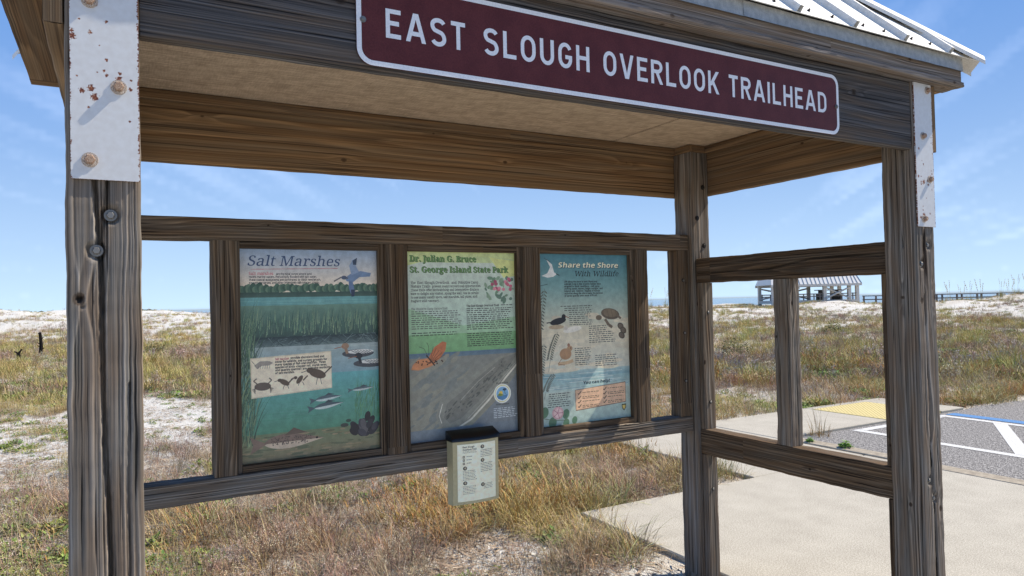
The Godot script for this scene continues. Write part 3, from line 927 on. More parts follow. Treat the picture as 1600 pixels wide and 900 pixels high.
func roof() -> void:
	# soffit boards lying on the beams, fascia on their edge, folded drip edge over it
	var x0 := -0.19
	var x1 := 3.325
	var z0 := ZB - PW - 0.112
	var z1 := 0.055
	var fs := {"nf": 1, "fw": 0.2, "vm": 1.6, "n": 4, "step": 0.05, "amp": 0.003, "r": 0.004}
	timber(kiosk, "soffit_board", Vector3(x0, YT + 0.001, -0.043), Vector3(x1, YT + 0.022, z1), 0, M.fascia, fs)
	timber(kiosk, "soffit_board", Vector3(x0, YT + 0.001, z0), Vector3(x1, YT + 0.022, ZB - PW - 0.032), 0, M.beam, {"nf": 2, "fw": 0.3, "vm": 3.3})
	timber(kiosk, "soffit_board", Vector3(x0, YT + 0.001, ZB - PW - 0.031), Vector3(-0.022, YT + 0.022, -0.044), 2, M.beam, {"nf": 2, "fw": 0.3, "vm": 3.3})
	timber(kiosk, "soffit_board", Vector3(KL + 0.022, YT + 0.001, ZB - PW - 0.031), Vector3(x1, YT + 0.022, -0.044), 2, M.beam, {"nf": 2, "fw": 0.3, "vm": 3.3})
	var yf := YT + 0.023
	timber(kiosk, "fascia_board", Vector3(x0 + 0.008, yf, z1 - 0.048), Vector3(x1 - 0.005, yf + 0.092, z1 - 0.010), 0, M.fascia, fs)
	timber(kiosk, "fascia_board", Vector3(x0 + 0.008, yf, z0 + 0.010), Vector3(x1 - 0.005, yf + 0.092, z0 + 0.048), 0, M.fascia, fs)
	timber(kiosk, "fascia_board", Vector3(x0 + 0.009, yf, z0 + 0.049), Vector3(x0 + 0.047, yf + 0.092, z1 - 0.049), 2, M.fascia, fs)
	timber(kiosk, "fascia_board", Vector3(x1 - 0.044, yf, z0 + 0.049), Vector3(x1 - 0.006, yf + 0.092, z1 - 0.049), 2, M.fascia, fs)
	# drip edge, in lengths that overlap
	for r in [[x0 + 0.0, 1.98], [1.975, x1 - 0.002]]:
		var st := begin(true)
		var n := 30
		for i in n:
			var xa: float = lerpf(r[0], r[1], i / float(n))
			var xb: float = lerpf(r[0], r[1], (i + 1) / float(n))
			var lift := 0.002 if r[0] > 1.0 else 0.0
			var pa := [z1 - 0.006 + 0.003 * nz.get_noise_1d(xa * 5.0) + lift, z1 - 0.002 + 0.003 * nz.get_noise_1d(xa * 6.0 + 9.0) + lift]
			var pb := [z1 - 0.006 + 0.003 * nz.get_noise_1d(xb * 5.0) + lift, z1 - 0.002 + 0.003 * nz.get_noise_1d(xb * 6.0 + 9.0) + lift]
			var yt := 1.022 + EY
			var yb := 0.966 + EY
			quad(st, Vector3(xa, yt, pa[0]), Vector3(xb, yt, pb[0]), Vector3(xb, yb, pb[1]), Vector3(xa, yb, pa[1]), Vector3.BACK)
			quad(st, Vector3(xa, yb, pa[1]), Vector3(xb, yb, pb[1]), Vector3(xb, yb - 0.004, pb[1] + 0.005), Vector3(xa, yb - 0.004, pa[1] + 0.005), Vector3.BACK)
		put(done(st), "drip_edge", M.drip, kiosk)
	put(box_mesh(Vector3(x1 - 0.004, 0.966 + EY, z0), Vector3(x1 - 0.001, 1.022 + EY, z1 - 0.004)), "drip_edge", M.drip, kiosk)
	put(box_mesh(Vector3(x0 + 0.001, 0.966 + EY, z0), Vector3(x0 + 0.004, 1.022 + EY, z1 - 0.004)), "drip_edge", M.drip, kiosk)
	put(box_mesh(Vector3(x0, 0.966 + EY, z0 - 0.002), Vector3(x1, 1.022 + EY, z0 + 0.004)), "drip_edge", M.drip, kiosk)
	# hip roof at forty-five degrees, in pans between raised ribs
	var ex0 := -0.186
	var ex1 := 3.403
	var ez0 := -1.580
	var ez1 := 0.075
	var ey := 1.018 + EY
	var half := (ez1 - ez0) * 0.5
	var mid := (ez0 + ez1) * 0.5
	var ribs_x := []
	var x := 3.190
	while x > ex0 + 0.05:
		ribs_x.append(x)
		x -= 0.3185
	ribs_x.reverse()
	var cuts := [ex0] + ribs_x + [ex1]
	for side in [1.0, -1.0]:
		var sl := Vector3(0, 0.7071, 0.7071 * side)
		var zz := func(s: float) -> float: return mid + side * (half - s)
		for i in cuts.size() - 1:
			var a: float = cuts[i] + (0.0 if i == 0 else 0.001)
			var b: float = cuts[i + 1] - 0.001
			var poly := []
			# outline in (x, s), s up the slope in plan
			var ha := minf(minf(a - ex0, ex1 - a), half)
			var hb := minf(minf(b - ex0, ex1 - b), half)
			poly.append(Vector2(a, 0)); poly.append(Vector2(b, 0))
			if hb > 0.002: poly.append(Vector2(b, hb))
			if b > ex1 - half and a < ex1 - half: poly.append(Vector2(ex1 - half, half))
			if a < ex0 + half and b > ex0 + half: poly.append(Vector2(ex0 + half, half))
			if ha > 0.002: poly.append(Vector2(a, ha))
			pan(poly, func(q: Vector2) -> Vector3: return Vector3(q.x, ey + q.y, zz.call(q.y)), sl)
			if side > 0.0:
				for k in [0.3, 0.72]:
					var sx := lerpf(a, b, k)
					var s0 := minf(0.035, minf(sx - ex0, ex1 - sx) - 0.02)
					if s0 > 0.0: screw(Vector3(sx, ey + s0, zz.call(s0)), sl)
		for r in ribs_x:
			var top := minf(minf(r - ex0, ex1 - r), half) - 0.01
			rib(Vector3(r, ey + 0.002, zz.call(0.002)), Vector3(r, ey + top, zz.call(top)), sl, Vector3.RIGHT)
	var cz := []
	var z := mid - 0.16
	cz = [ez0, mid - 0.478, mid - 0.159, mid + 0.159, mid + 0.478, ez1]
	for side in [1.0, -1.0]:
		var xe := ex1 if side > 0.0 else ex0
		var sl := Vector3(0.7071 * side, 0.7071, 0)
		for i in 5:
			var a: float = cz[i] + (0.0 if i == 0 else 0.001)
			var b: float = cz[i + 1] - 0.001
			var ha := minf(a - ez0, ez1 - a)
			var hb := minf(b - ez0, ez1 - b)
			var poly := [Vector2(a, 0), Vector2(b, 0)]
			if hb > 0.002: poly.append(Vector2(b, hb))
			if a < mid and b > mid: poly.append(Vector2(mid, half))
			if ha > 0.002: poly.append(Vector2(a, ha))
			pan(poly, func(q: Vector2) -> Vector3: return Vector3(xe - side * q.y, ey + q.y, q.x), sl)
		for i in range(1, 5):
			var top := minf(cz[i] - ez0, ez1 - cz[i]) - 0.01
			rib(Vector3(xe - side * 0.002, ey + 0.002, cz[i]), Vector3(xe - side * top, ey + top, cz[i]), sl, Vector3.BACK)
	for c in [[ex1, ez1, ex1 - half, mid], [ex0, ez1, ex0 + half, mid], [ex1, ez0, ex1 - half, mid], [ex0, ez0, ex0 + half, mid]]:
		hip_cap(Vector3(c[0], ey, c[1]), Vector3(c[2], ey + half, c[3]))
	var rc := begin()
	for s in [1.0, -1.0]:
		quad(rc, Vector3(ex0 + half, ey + half + 0.03, mid), Vector3(ex1 - half, ey + half + 0.03, mid), Vector3(ex1 - half, ey + half - 0.06, mid + s * 0.09), Vector3(ex0 + half, ey + half - 0.06, mid + s * 0.09), Vector3(0, 1, s))
	put(done(rc), "ridge_cap", M.white_metal, kiosk)

func pan(poly: Array, to: Callable, n: Vector3) -> void:
	var st := begin()
	for i in range(1, poly.size() - 1):
		tri(st, to.call(poly[0]), to.call(poly[i]), to.call(poly[i + 1]), n)
		tri(st, to.call(poly[0]) - n * 0.003, to.call(poly[i]) - n * 0.003, to.call(poly[i + 1]) - n * 0.003, -n)
	var c := Vector3.ZERO
	for p in poly: c += to.call(p)
	c /= poly.size()
	for i in poly.size():
		var a: Vector3 = to.call(poly[i])
		var b: Vector3 = to.call(poly[(i + 1) % poly.size()])
		quad(st, a, b, b - n * 0.003, a - n * 0.003, (a + b) * 0.5 - c)
	put(done(st), "roof_panel", M.white_metal, kiosk)

func rib(a: Vector3, b: Vector3, n: Vector3, w: Vector3) -> void:
	if a.distance_to(b) < 0.03: return
	var st := begin()
	var hw := 0.011
	var hh := 0.024
	var p := [a - w * hw, a - w * hw * 0.8 + n * hh, a + w * hw * 0.8 + n * hh, a + w * hw]
	var d := b - a
	for i in 3:
		quad(st, p[i], p[i + 1], p[i + 1] + d, p[i] + d, [-w, n, w][i])
	put(done(st), "roof_rib", M.white_metal, kiosk)

func screw(at: Vector3, n: Vector3) -> void:
	if not M.has("screw"):
		var st := begin()
		bar(st, Vector3(0, 0, 0), Vector3(0, 0.004, 0), 0.007, 0.006, 8)
		bar(st, Vector3(0, 0.004, 0), Vector3(0, 0.010, 0), 0.004, 0.004, 6)
		M.screw = done(st)
	var s := put(M.screw, "screw", M.dark_steel, kiosk, at)
	s.rotation.x = atan2(n.z, n.y)

func hip_cap(a: Vector3, b: Vector3) -> void:
	var d := (b - a)
	var out := -d.normalized() * 0.03
	var plan := Vector3(d.x, 0, d.z).normalized()
	var side := Vector3(-plan.z, 0, plan.x)
	var st := begin()
	var lift := Vector3(0, 0.034, 0)
	for s in [1.0, -1.0]:
		var e: Vector3 = side * s * 0.085 - Vector3(0, 0.085 * 0.7071, 0) * 1.0
		var a0 := a + out + lift
		quad(st, a0, b + lift, b + lift + e, a0 + e - out * 1.0, side * s + Vector3.UP)
		quad(st, b + lift + e, a0 + e - out, a0 + e - out - Vector3(0, 0.018, 0), b + lift + e - Vector3(0, 0.018, 0), side * s)
	put(done(st), "hip_cap", M.white_metal, kiosk)

# ------------------------------------------------------------------ route sign
func outline(x0: float, y0: float, x1: float, y1: float, r: float, n := 8) -> PackedVector2Array:
	var out := PackedVector2Array()
	for c in [[x1 - r, y0 + r, -PI / 2], [x1 - r, y1 - r, 0.0], [x0 + r, y1 - r, PI / 2], [x0 + r, y0 + r, PI]]:
		for k in n + 1:
			var a: float = c[2] + PI / 2 * k / n
			out.append(Vector2(c[0] + cos(a) * r, c[1] + sin(a) * r))
	return out

func sheet(poly: PackedVector2Array, z0: float, z1: float) -> ArrayMesh:
	var st := begin()
	var ids := Geometry2D.triangulate_polygon(poly)
	for i in range(0, ids.size(), 3):
		var a := poly[ids[i]]
		var b := poly[ids[i + 1]]
		var c := poly[ids[i + 2]]
		tri(st, Vector3(a.x, a.y, z1), Vector3(b.x, b.y, z1), Vector3(c.x, c.y, z1), Vector3.BACK)
		tri(st, Vector3(a.x, a.y, z0), Vector3(b.x, b.y, z0), Vector3(c.x, c.y, z0), Vector3.FORWARD)
	for i in poly.size():
		var a := poly[i]
		var b := poly[(i + 1) % poly.size()]
		quad(st, Vector3(a.x, a.y, z0), Vector3(b.x, b.y, z0), Vector3(b.x, b.y, z1), Vector3(a.x, a.y, z1), Vector3(b.y - a.y, a.x - b.x, 0))
	return done(st)

func font(serif := false, bold := false, italic := false) -> SystemFont:
	var f := SystemFont.new()
	f.font_names = PackedStringArray(["Droid Serif" if serif else "Droid Sans"])
	f.font_weight = 700 if bold else 400
	f.font_italic = italic
	return f

func text_tris(s: String, f: Font, step := 2.0) -> PackedVector3Array:
	var t := TextMesh.new()
	t.font = f
	t.text = s
	t.font_size = 64
	t.pixel_size = 0.01
	t.depth = 0.0
	t.curve_step = step
	t.horizontal_alignment = HORIZONTAL_ALIGNMENT_LEFT
	if t.get_surface_count() == 0: return PackedVector3Array()
	var arr := t.surface_get_arrays(0)
	var v: PackedVector3Array = arr[Mesh.ARRAY_VERTEX]
	var out := PackedVector3Array()
	if arr[Mesh.ARRAY_INDEX] != null and arr[Mesh.ARRAY_INDEX].size():
		for i in arr[Mesh.ARRAY_INDEX]: out.append(v[i])
	else:
		out = v
	return out

func trail_sign() -> void:
	var s := thing("trail_sign", "long maroon sign with white lettering and border bolted to the front beam", "sign", Vector3(0, EY, 0.0))
	var mar := speckle_mat("maroon_reflective_sheeting", Color(0.310, 0.146, 0.148), Color(0.372, 0.186, 0.184), 0.9, 0.02, 0.3, 0.0, 141, 0.42)
	var wh := speckle_mat("white_reflective_sheeting", Color(0.82, 0.83, 0.84), Color(0.90, 0.905, 0.91), 0.1, 0.03, 0.3, 0.0, 143, 0.42)
	var x0 := 0.6305
	var x1 := 2.5386
	var y0 := 0.6185
	var y1 := 0.8516
	var z := 0.001
	put(sheet(outline(x0, y0, x1, y1, 0.042), z, z + 0.003), "plate", mar, s)
	var outer := outline(x0 + 0.0005, y0 + 0.0005, x1 - 0.0005, y1 - 0.0005, 0.0415)
	var inner := outline(x0 + 0.0135, y0 + 0.0135, x1 - 0.0135, y1 - 0.0135, 0.030)
	var st := begin()
	for i in outer.size():
		var j := (i + 1) % outer.size()
		quad(st, Vector3(outer[i].x, outer[i].y, z + 0.0036), Vector3(outer[j].x, outer[j].y, z + 0.0036), Vector3(inner[j].x, inner[j].y, z + 0.0036), Vector3(inner[i].x, inner[i].y, z + 0.0036), Vector3.BACK)
	put(done(st), "border", wh, s)
	for w in [["EAST", 0.709, 0.938], ["SLOUGH", 0.995, 1.357], ["OVERLOOK", 1.410, 1.900], ["TRAILHEAD", 1.948, 2.464]]:
		put(road_word(w[0], w[1], w[2], 0.6975, 0.7745, z + 0.0034), "lettering", wh, s)
	for b in [[0.648, 0.734], [2.522, 0.729]]:
		bolt(s, Vector3(b[0], b[1] - EY, z + 0.0042), Vector3.BACK, 0.0085, 0.0052, 0.006, M.steel, M.steel)

# ------------------------------------------------------------------ printed panels
var im: Image
var iw := 0
var ih := 0
var base_y := 0.0
var cap_h := 1.0

func canvas(w: int, h: int) -> void:
	iw = w
	ih = h
	im = Image.create_empty(w, h, false, Image.FORMAT_RGB8)
	var v := text_tris("H", font(), 4.0)
	var lo := 1e9
	var hi := -1e9
	for p in v:
		lo = minf(lo, p.y); hi = maxf(hi, p.y)
	base_y = lo
	cap_h = hi - lo

func c8(r: int, g: int, b: int) -> Color:
	return Color(r / 255.0, g / 255.0, b / 255.0)

func grad(v0: float, v1: float, a: Color, b: Color, u0 := 0.0, u1 := 1.0) -> void:
	for y in range(int(v0 * ih), int(v1 * ih)):
		im.fill_rect(Rect2i(int(u0 * iw), y, int((u1 - u0) * iw), 1), a.lerp(b, clampf((y - v0 * ih) / ((v1 - v0) * ih), 0, 1)))

func fill(pts: PackedVector2Array, c: Color) -> void:   # points in texture pixels
	var lo := 1e9
	var hi := -1e9
	for p in pts:
		lo = minf(lo, p.y); hi = maxf(hi, p.y)
	var n := pts.size()
	for y in range(maxi(0, int(floorf(lo))), mini(ih, int(ceilf(hi)) + 1)):
		var xs := []
		var yy := y + 0.5
		for i in n:
			var a := pts[i]
			var b := pts[(i + 1) % n]
			if (a.y <= yy) != (b.y <= yy): xs.append(a.x + (b.x - a.x) * (yy - a.y) / (b.y - a.y))
		xs.sort()
		for k in range(0, xs.size() - 1, 2):
			var x0 := maxi(0, roundi(xs[k]))
			var x1 := mini(iw, roundi(xs[k + 1]))
			if x1 > x0: im.fill_rect(Rect2i(x0, y, x1 - x0, 1), c)

func shape(pts: Array, c: Color, at := Vector2.ZERO, sc := Vector2.ONE) -> void:   # points as fractions of the panel (x by width, y by height)
	var out := PackedVector2Array()
	for p in pts: out.append(Vector2((at.x + p[0] * sc.x) * iw, (at.y + p[1] * sc.y) * ih))
	fill(out, c)

func blob(u: float, v: float, ru: float, rv: float, c: Color, turn := 0.0, n := 18) -> void:
	var out := PackedVector2Array()
	for k in n:
		var a := TAU * k / n
		out.append(Vector2(u * iw, v * ih) + Vector2(cos(a) * ru * iw, sin(a) * rv * iw).rotated(turn))
	fill(out, c)

func stroke(pts: Array, w: float, c: Color, taper := false) -> void:   # w in pixels
	for i in pts.size() - 1:
		var a := Vector2(pts[i][0] * iw, pts[i][1] * ih)
		var b := Vector2(pts[i + 1][0] * iw, pts[i + 1][1] * ih)
		var n := (b - a).orthogonal().normalized() * 0.5
		var w0 := w * (1.0 - float(i) / (pts.size() - 1)) if taper else w
		var w1 := w * (1.0 - float(i + 1) / (pts.size() - 1)) if taper else w
		fill(PackedVector2Array([a + n * w0, b + n * w1, b - n * w1, a - n * w0]), c)

func raster(a: Vector2, b: Vector2, c: Vector2, col: Color) -> void:
	var lo := minf(a.y, minf(b.y, c.y))
	var hi := maxf(a.y, maxf(b.y, c.y))
	for y in range(maxi(0, int(floorf(lo))), mini(ih, int(ceilf(hi)))):
		var yy := clampf(y + 0.5, lo, hi)
		var x0 := 1e9
		var x1 := -1e9
		for e in [[a, b], [b, c], [c, a]]:
			var p: Vector2 = e[0]
			var q: Vector2 = e[1]
			if (p.y <= yy and q.y >= yy) or (q.y <= yy and p.y >= yy):
				var t := 0.0 if absf(q.y - p.y) < 1e-6 else (yy - p.y) / (q.y - p.y)
				var x := p.x + (q.x - p.x) * t
				x0 = minf(x0, x); x1 = maxf(x1, x)
		var i0 := maxi(0, int(floorf(x0 + 0.35)))
		var i1 := mini(iw, int(ceilf(x1 - 0.35)))
		if i1 > i0: im.fill_rect(Rect2i(i0, y, i1 - i0, 1), col)

# text with its baseline at v; cap height as a share of the panel width; fitted to u1 if given
func write(s: String, u: float, v: float, cap: float, c: Color, f: Font, u1 := -1.0, shear := 0.0, off := Vector2.ZERO) -> void:
	var k := cap * iw / cap_h
	var t := text_tris(s, f, 1.0 if cap > 0.03 else 4.0)
	if t.is_empty(): return
	var lo := 1e9
	var hi := -1e9
	for p in t:
		lo = minf(lo, p.x); hi = maxf(hi, p.x)
	var kx := k
	if u1 > 0.0: kx = (u1 - u) * iw / (hi - lo)
	var q := PackedVector2Array()
	for p in t:
		var h := (p.y - base_y) * k
		q.append(Vector2(u * iw + (p.x - lo) * kx + h * shear + off.x, v * ih - h + off.y))
	for i in range(0, q.size() - 2, 3): raster(q[i], q[i + 1], q[i + 2], c)

# print too small to read: rows of word-long dashes
func fine_print(u0: float, u1: float, v0: float, rows: int, dv: float, c: Color, sd: int, ragged := 0.15) -> void:
	var r := RandomNumberGenerator.new()
	r.seed = sd
	for i in rows:
		var u := u0 + (r.randf() * ragged * 0.3 * (u1 - u0) if ragged > 0.3 else 0.0)
		var e := u1 - r.randf() * ragged * (u1 - u0)
		while u < e:
			var l := r.randf_range(0.012, 0.045)
			im.fill_rect(Rect2i(int(u * iw), int((v0 + i * dv) * ih), int(minf(l, e - u) * iw), maxi(1, int(dv * ih * 0.42))), c)
			u += l + 0.008

func panel_material(called: String) -> StandardMaterial3D:
	# faded print: colours gone a little grey, brushwork in the tones
	var n := noise_bytes(iw, ih, 0.02, called.hash() % 1000, 4)
	var n2 := noise_bytes(iw, ih, 0.11, called.hash() % 1000 + 1, 3)
	var d := im.get_data()
	for i in iw * ih:
		var j := i * 3
		var g := d[j] * 0.3 + d[j + 1] * 0.55 + d[j + 2] * 0.15
		var k := 1.13 + (n[i] - 128) * 0.0008 + (n2[i] - 128) * 0.0005
		d[j] = clampi(int((d[j] * 0.84 + g * 0.165) * k), 0, 255)
		d[j + 1] = clampi(int((d[j + 1] * 0.84 + g * 0.16) * k), 0, 255)
		d[j + 2] = clampi(int((d[j + 2] * 0.82 + g * 0.16) * k), 0, 255)
	var m := StandardMaterial3D.new()
	m.resource_name = called
	m.albedo_texture = tex(Image.create_from_data(iw, ih, false, Image.FORMAT_RGB8, d))
	m.roughness = 0.32
	m.metallic_specular = 0.5
	return m

func fish(u: float, v: float, l: float, h: float, back: Color, belly: Color, turn := 0.0, flip := 1.0) -> void:
	var top := []
	var low := []
	for k in 13:
		var t := k / 12.0
		var w := sin(pow(t, 0.75) * PI) * (1.0 - 0.25 * t) * h
		top.append(Vector2(t * l, -w)); low.append(Vector2(t * l, w * 0.8))
	var all := [[top + [Vector2(l * 1.0, 0)], back], [low + [Vector2(l, 0)], belly], [[Vector2(0.06 * l, 0), Vector2(-0.2 * l, -h * 0.95), Vector2(-0.15 * l, 0), Vector2(-0.2 * l, h * 0.95)], back], [[Vector2(0.35 * l, -h * 0.75), Vector2(0.5 * l, -h * 1.5), Vector2(0.72 * l, -h * 0.8)], back.darkened(0.2)]]
	for a in all:
		var out := PackedVector2Array()
		for p in a[0]: out.append(Vector2(u * iw, v * ih) + Vector2(p.x * flip, p.y).rotated(turn) * iw)
		fill(out, a[1])
	blob(u + l * 0.88 * flip, v - 0.1 * h, h * 0.12, h * 0.12, c8(20, 20, 20))

func reeds(sd: int, n: int, u0: float, u1: float, v0: float, v1: float, lean: float, tall: float, cols: Array, w := 3.0) -> void:
	var r := RandomNumberGenerator.new()
	r.seed = sd
	for i in n:
		var u := r.randf_range(u0, u1)
		var v := r.randf_range(v0, v1)
		var h := tall * r.randf_range(0.5, 1.0)
		var b := lean * r.randf_range(-0.3, 1.0)
		stroke([[u, v], [u + b * 0.25, v - h * 0.4], [u + b * 0.6, v - h * 0.75], [u + b, v - h]], w * r.randf_range(0.6, 1.2), cols[r.randi() % cols.size()], true)

func poster_marsh() -> StandardMaterial3D:
	canvas(760, 1130)
	grad(0.0, 0.19, c8(132, 158, 192), c8(226, 208, 186))
	grad(0.19, 1.0, c8(226, 208, 186), c8(226, 208, 186))
	var r := RandomNumberGenerator.new()
	r.seed = 4
	for i in 70: blob(i / 69.0, 0.205 - 0.012 * r.randf() + 0.004 * sin(i * 0.5), 0.022, 0.02 + 0.016 * r.randf(), [c8(70, 104, 84), c8(54, 88, 72), c8(92, 122, 96)][i % 3])
	grad(0.215, 0.238, c8(52, 78, 70), c8(70, 98, 86))
	grad(0.238, 0.30, c8(96, 158, 160), c8(84, 140, 140))
	for i in 9: stroke([[r.randf_range(-0.1, 0.8), 0.25 + 0.004 * i], [r.randf_range(0.5, 1.1), 0.251 + 0.004 * i]], 2.0, c8(120, 176, 170))
	grad(0.275, 0.42, c8(98, 136, 118), c8(52, 78, 72))
	reeds(5, 420, -0.02, 1.02, 0.34, 0.42, 0.02, 0.075, [c8(70, 112, 92), c8(110, 146, 112), c8(48, 84, 74), c8(136, 160, 120)], 3.0)
	grad(0.42, 0.465, c8(40, 58, 62), c8(96, 116, 116))
	for i in 120:
		var u := r.randf()
		stroke([[u, 0.415 + r.randf() * 0.06], [u + r.randf_range(0.02, 0.08), 0.415 + r.randf() * 0.06]], 1.6, [c8(36, 52, 56), c8(120, 142, 140), c8(70, 92, 92)][i % 3])
	grad(0.465, 0.60, c8(150, 166, 164), c8(122, 156, 166))
	for i in 40:
		var u := r.randf()
		var v := r.randf_range(0.47, 0.6)
		stroke([[u, v], [u + r.randf_range(0.05, 0.2), v + 0.002]], 2.0, [c8(172, 184, 178), c8(132, 158, 164)][i % 2])
	grad(0.60, 0.86, c8(92, 164, 166), c8(72, 132, 104))
	for i in 24: stroke([[r.randf(), 0.61 + i * 0.008], [r.randf(), 0.615 + i * 0.008]], 3.0, c8(90 - i, 160 - i, 156 - 2 * i))
	grad(0.86, 1.0, c8(104, 122, 88), c8(128, 112, 84))
	for i in 160: blob(r.randf(), r.randf_range(0.87, 1.0), r.randf_range(0.01, 0.05), 0.006, [c8(118, 112, 80), c8(142, 126, 94), c8(92, 100, 74)][i % 3])
	reeds(6, 240, -0.05, 0.10, 0.45, 0.92, 0.16, 0.28, [c8(86, 122, 90), c8(60, 96, 78), c8(128, 152, 110), c8(48, 76, 66)], 4.0)
	reeds(8, 90, 0.80, 1.02, 0.70, 0.84, 0.06, 0.11, [c8(86, 140, 90), c8(60, 110, 78)], 3.0)
	# pelican in flight
	var blue := c8(104, 130, 168)
	shape([[0.78, 0.13], [0.86, 0.115], [0.94, 0.125], [0.93, 0.142], [0.85, 0.145], [0.80, 0.17], [0.755, 0.165], [0.74, 0.15]], blue)
	shape([[0.79, 0.135], [0.775, 0.09], [0.80, 0.06], [0.835, 0.055], [0.825, 0.09], [0.85, 0.12]], c8(128, 150, 184))
	shape([[0.80, 0.065], [0.835, 0.05], [0.828, 0.085], [0.805, 0.085]], c8(52, 66, 92))
	shape([[0.77, 0.16], [0.80, 0.17], [0.815, 0.215], [0.79, 0.235], [0.77, 0.20]], c8(92, 116, 156))
	shape([[0.785, 0.205], [0.815, 0.205], [0.81, 0.238], [0.788, 0.24]], c8(46, 58, 84))
	stroke([[0.765, 0.15], [0.715, 0.145], [0.66, 0.165]], 7.0, c8(90, 88, 92))
	blob(0.735, 0.147, 0.02, 0.014, c8(70, 84, 110))
	# ducks on the water
	for d in [[0.70, 0.505, 1.0, c8(150, 118, 92)], [0.80, 0.555, 1.15, c8(42, 46, 52)]]:
		var u: float = d[0]
		var v: float = d[1]
		blob(u + 0.13, v + 0.01, 0.12 * d[2], 0.030, c8(70, 74, 80))
		blob(u + 0.15, v + 0.002, 0.10 * d[2], 0.016, c8(204, 204, 198))
		for k in 7: stroke([[u + 0.08 + k * 0.022, v - 0.004], [u + 0.13 + k * 0.02, v + 0.012]], 2.5, c8(50, 54, 60))
		stroke([[u + 0.05, v + 0.01], [u + 0.035, v - 0.025]], 16.0, d[3])
		blob(u + 0.035, v - 0.028, 0.028, 0.022, d[3])
		stroke([[u + 0.02, v - 0.026], [u - 0.045, v - 0.018]], 4.0, c8(150, 90, 60))
	# inset card
	shape([[0.075, 0.512], [0.632, 0.496], [0.634, 0.672], [0.079, 0.694]], c8(206, 190, 160))
	shape([[0.082, 0.517], [0.626, 0.502], [0.628, 0.667], [0.085, 0.688]], c8(224, 208, 178))
	var ink := c8(36, 34, 36)
	write("Salt marshes", 0.24, 0.526, 0.015, c8(170, 70, 80), font(true, false, true), 0.335)
	write("provide abundant food and", 0.345, 0.524, 0.0145, ink, font(false, true), 0.58)
	var rows := ["cover for wildlife, and nursery grounds for", "many species of fish and shellfish.  Three", "species of birds -clapper rail, marsh wren,", "and seaside sparrow - are exclusive residents", "of salt marshes."]
	for i in 5: write(rows[i], 0.24, 0.5385 + i * 0.0128, 0.0145, ink, font(false, true), [0.60, 0.59, 0.60, 0.622, 0.37][i])
	shape([[0.10, 0.545], [0.14, 0.527], [0.20, 0.528], [0.225, 0.537], [0.20, 0.548], [0.15, 0.548], [0.12, 0.562]], c8(150, 140, 128))
	for k in 6: stroke([[0.13 + k * 0.015, 0.545], [0.125 + k * 0.015, 0.562]], 1.5, c8(90, 84, 80))
	for k in 3: stroke([[0.11, 0.545], [0.09 - k * 0.004, 0.53 - k * 0.004]], 1.5, c8(90, 84, 80))
	blob(0.155, 0.642, 0.055, 0.028, c8(96, 84, 74))
	for k in 4:
		stroke([[0.115 - k * 0.003, 0.645], [0.085 + k * 0.006, 0.655 + k * 0.006]], 3.0, c8(80, 70, 62))
		stroke([[0.195 + k * 0.003, 0.645], [0.225 - k * 0.006, 0.655 + k * 0.006]], 3.0, c8(80, 70, 62))
	stroke([[0.12, 0.63], [0.095, 0.615], [0.115, 0.605]], 5.0, c8(86, 74, 66))
	stroke([[0.19, 0.63], [0.215, 0.615], [0.198, 0.605]], 5.0, c8(86, 74, 66))
	for b in [[0.30, 0.63, 0.9, 0.5], [0.405, 0.622, 0.8, -0.9], [0.53, 0.60, 1.5, 0.35]]:
		blob(b[0], b[1], 0.042 * b[2], 0.020 * b[2], c8(92, 76, 62), b[3])
		blob(b[0] - 0.035 * b[2], b[1] - 0.012 * b[2], 0.016 * b[2], 0.013 * b[2], c8(84, 70, 58))
		stroke([[b[0] - 0.045 * b[2], b[1] - 0.012 * b[2]], [b[0] - 0.075 * b[2], b[1] - 0.006 * b[2]]], 3.0, c8(60, 50, 44))
		stroke([[b[0] + 0.03 * b[2], b[1] + 0.005], [b[0] + 0.07 * b[2], b[1] - 0.02 * b[2]]], 7.0, c8(80, 66, 54))
		stroke([[b[0], b[1] + 0.014 * b[2]], [b[0] - 0.01, b[1] + 0.034 * b[2]]], 2.5, c8(60, 50, 44))
		stroke([[b[0] + 0.02, b[1] + 0.014 * b[2]], [b[0] + 0.03, b[1] + 0.034 * b[2]]], 2.5, c8(60, 50, 44))
	# fish and oysters
	fish(0.51, 0.725, 0.20, 0.024, c8(76, 96, 104), c8(176, 188, 184), -0.10)
	fish(0.50, 0.762, 0.22, 0.026, c8(70, 90, 98), c8(186, 196, 190), -0.12)
	fish(0.78, 0.690, 0.17, 0.018, c8(80, 100, 106), c8(176, 186, 182), -0.06)
	fish(0.15, 0.905, 0.42, 0.062, c8(122, 100, 86), c8(190, 168, 142), -0.01)
	for i in 90: blob(0.2 + r.randf() * 0.28, 0.88 + r.randf() * 0.035, 0.004, 0.004, c8(84, 70, 64))
	for i in 34:
		var a := r.randf_range(0.0, PI)
		var d := r.randf()
		blob(0.87 + cos(a) * 0.10 * d, 0.90 - sin(a) * 0.085 * d, 0.022, 0.036, [c8(44, 44, 54), c8(62, 62, 72), c8(34, 34, 42), c8(84, 82, 86)][i % 4], cos(a) * 0.9)
	blob(0.72, 0.855, 0.03, 0.014, c8(60, 66, 62))
	blob(0.75, 0.835, 0.02, 0.012, c8(52, 74, 62))
	# lettering
	write("Salt Marshes", 0.065, 0.092, 0.068, c8(44, 68, 112), font(true, false, true), 0.70, 0.22)
	stroke([[0.09, 0.108], [0.69, 0.103]], 2.5, c8(176, 84, 92))
	write("Salt marshes", 0.075, 0.134, 0.020, c8(186, 84, 92), font(true, false, true), 0.235)
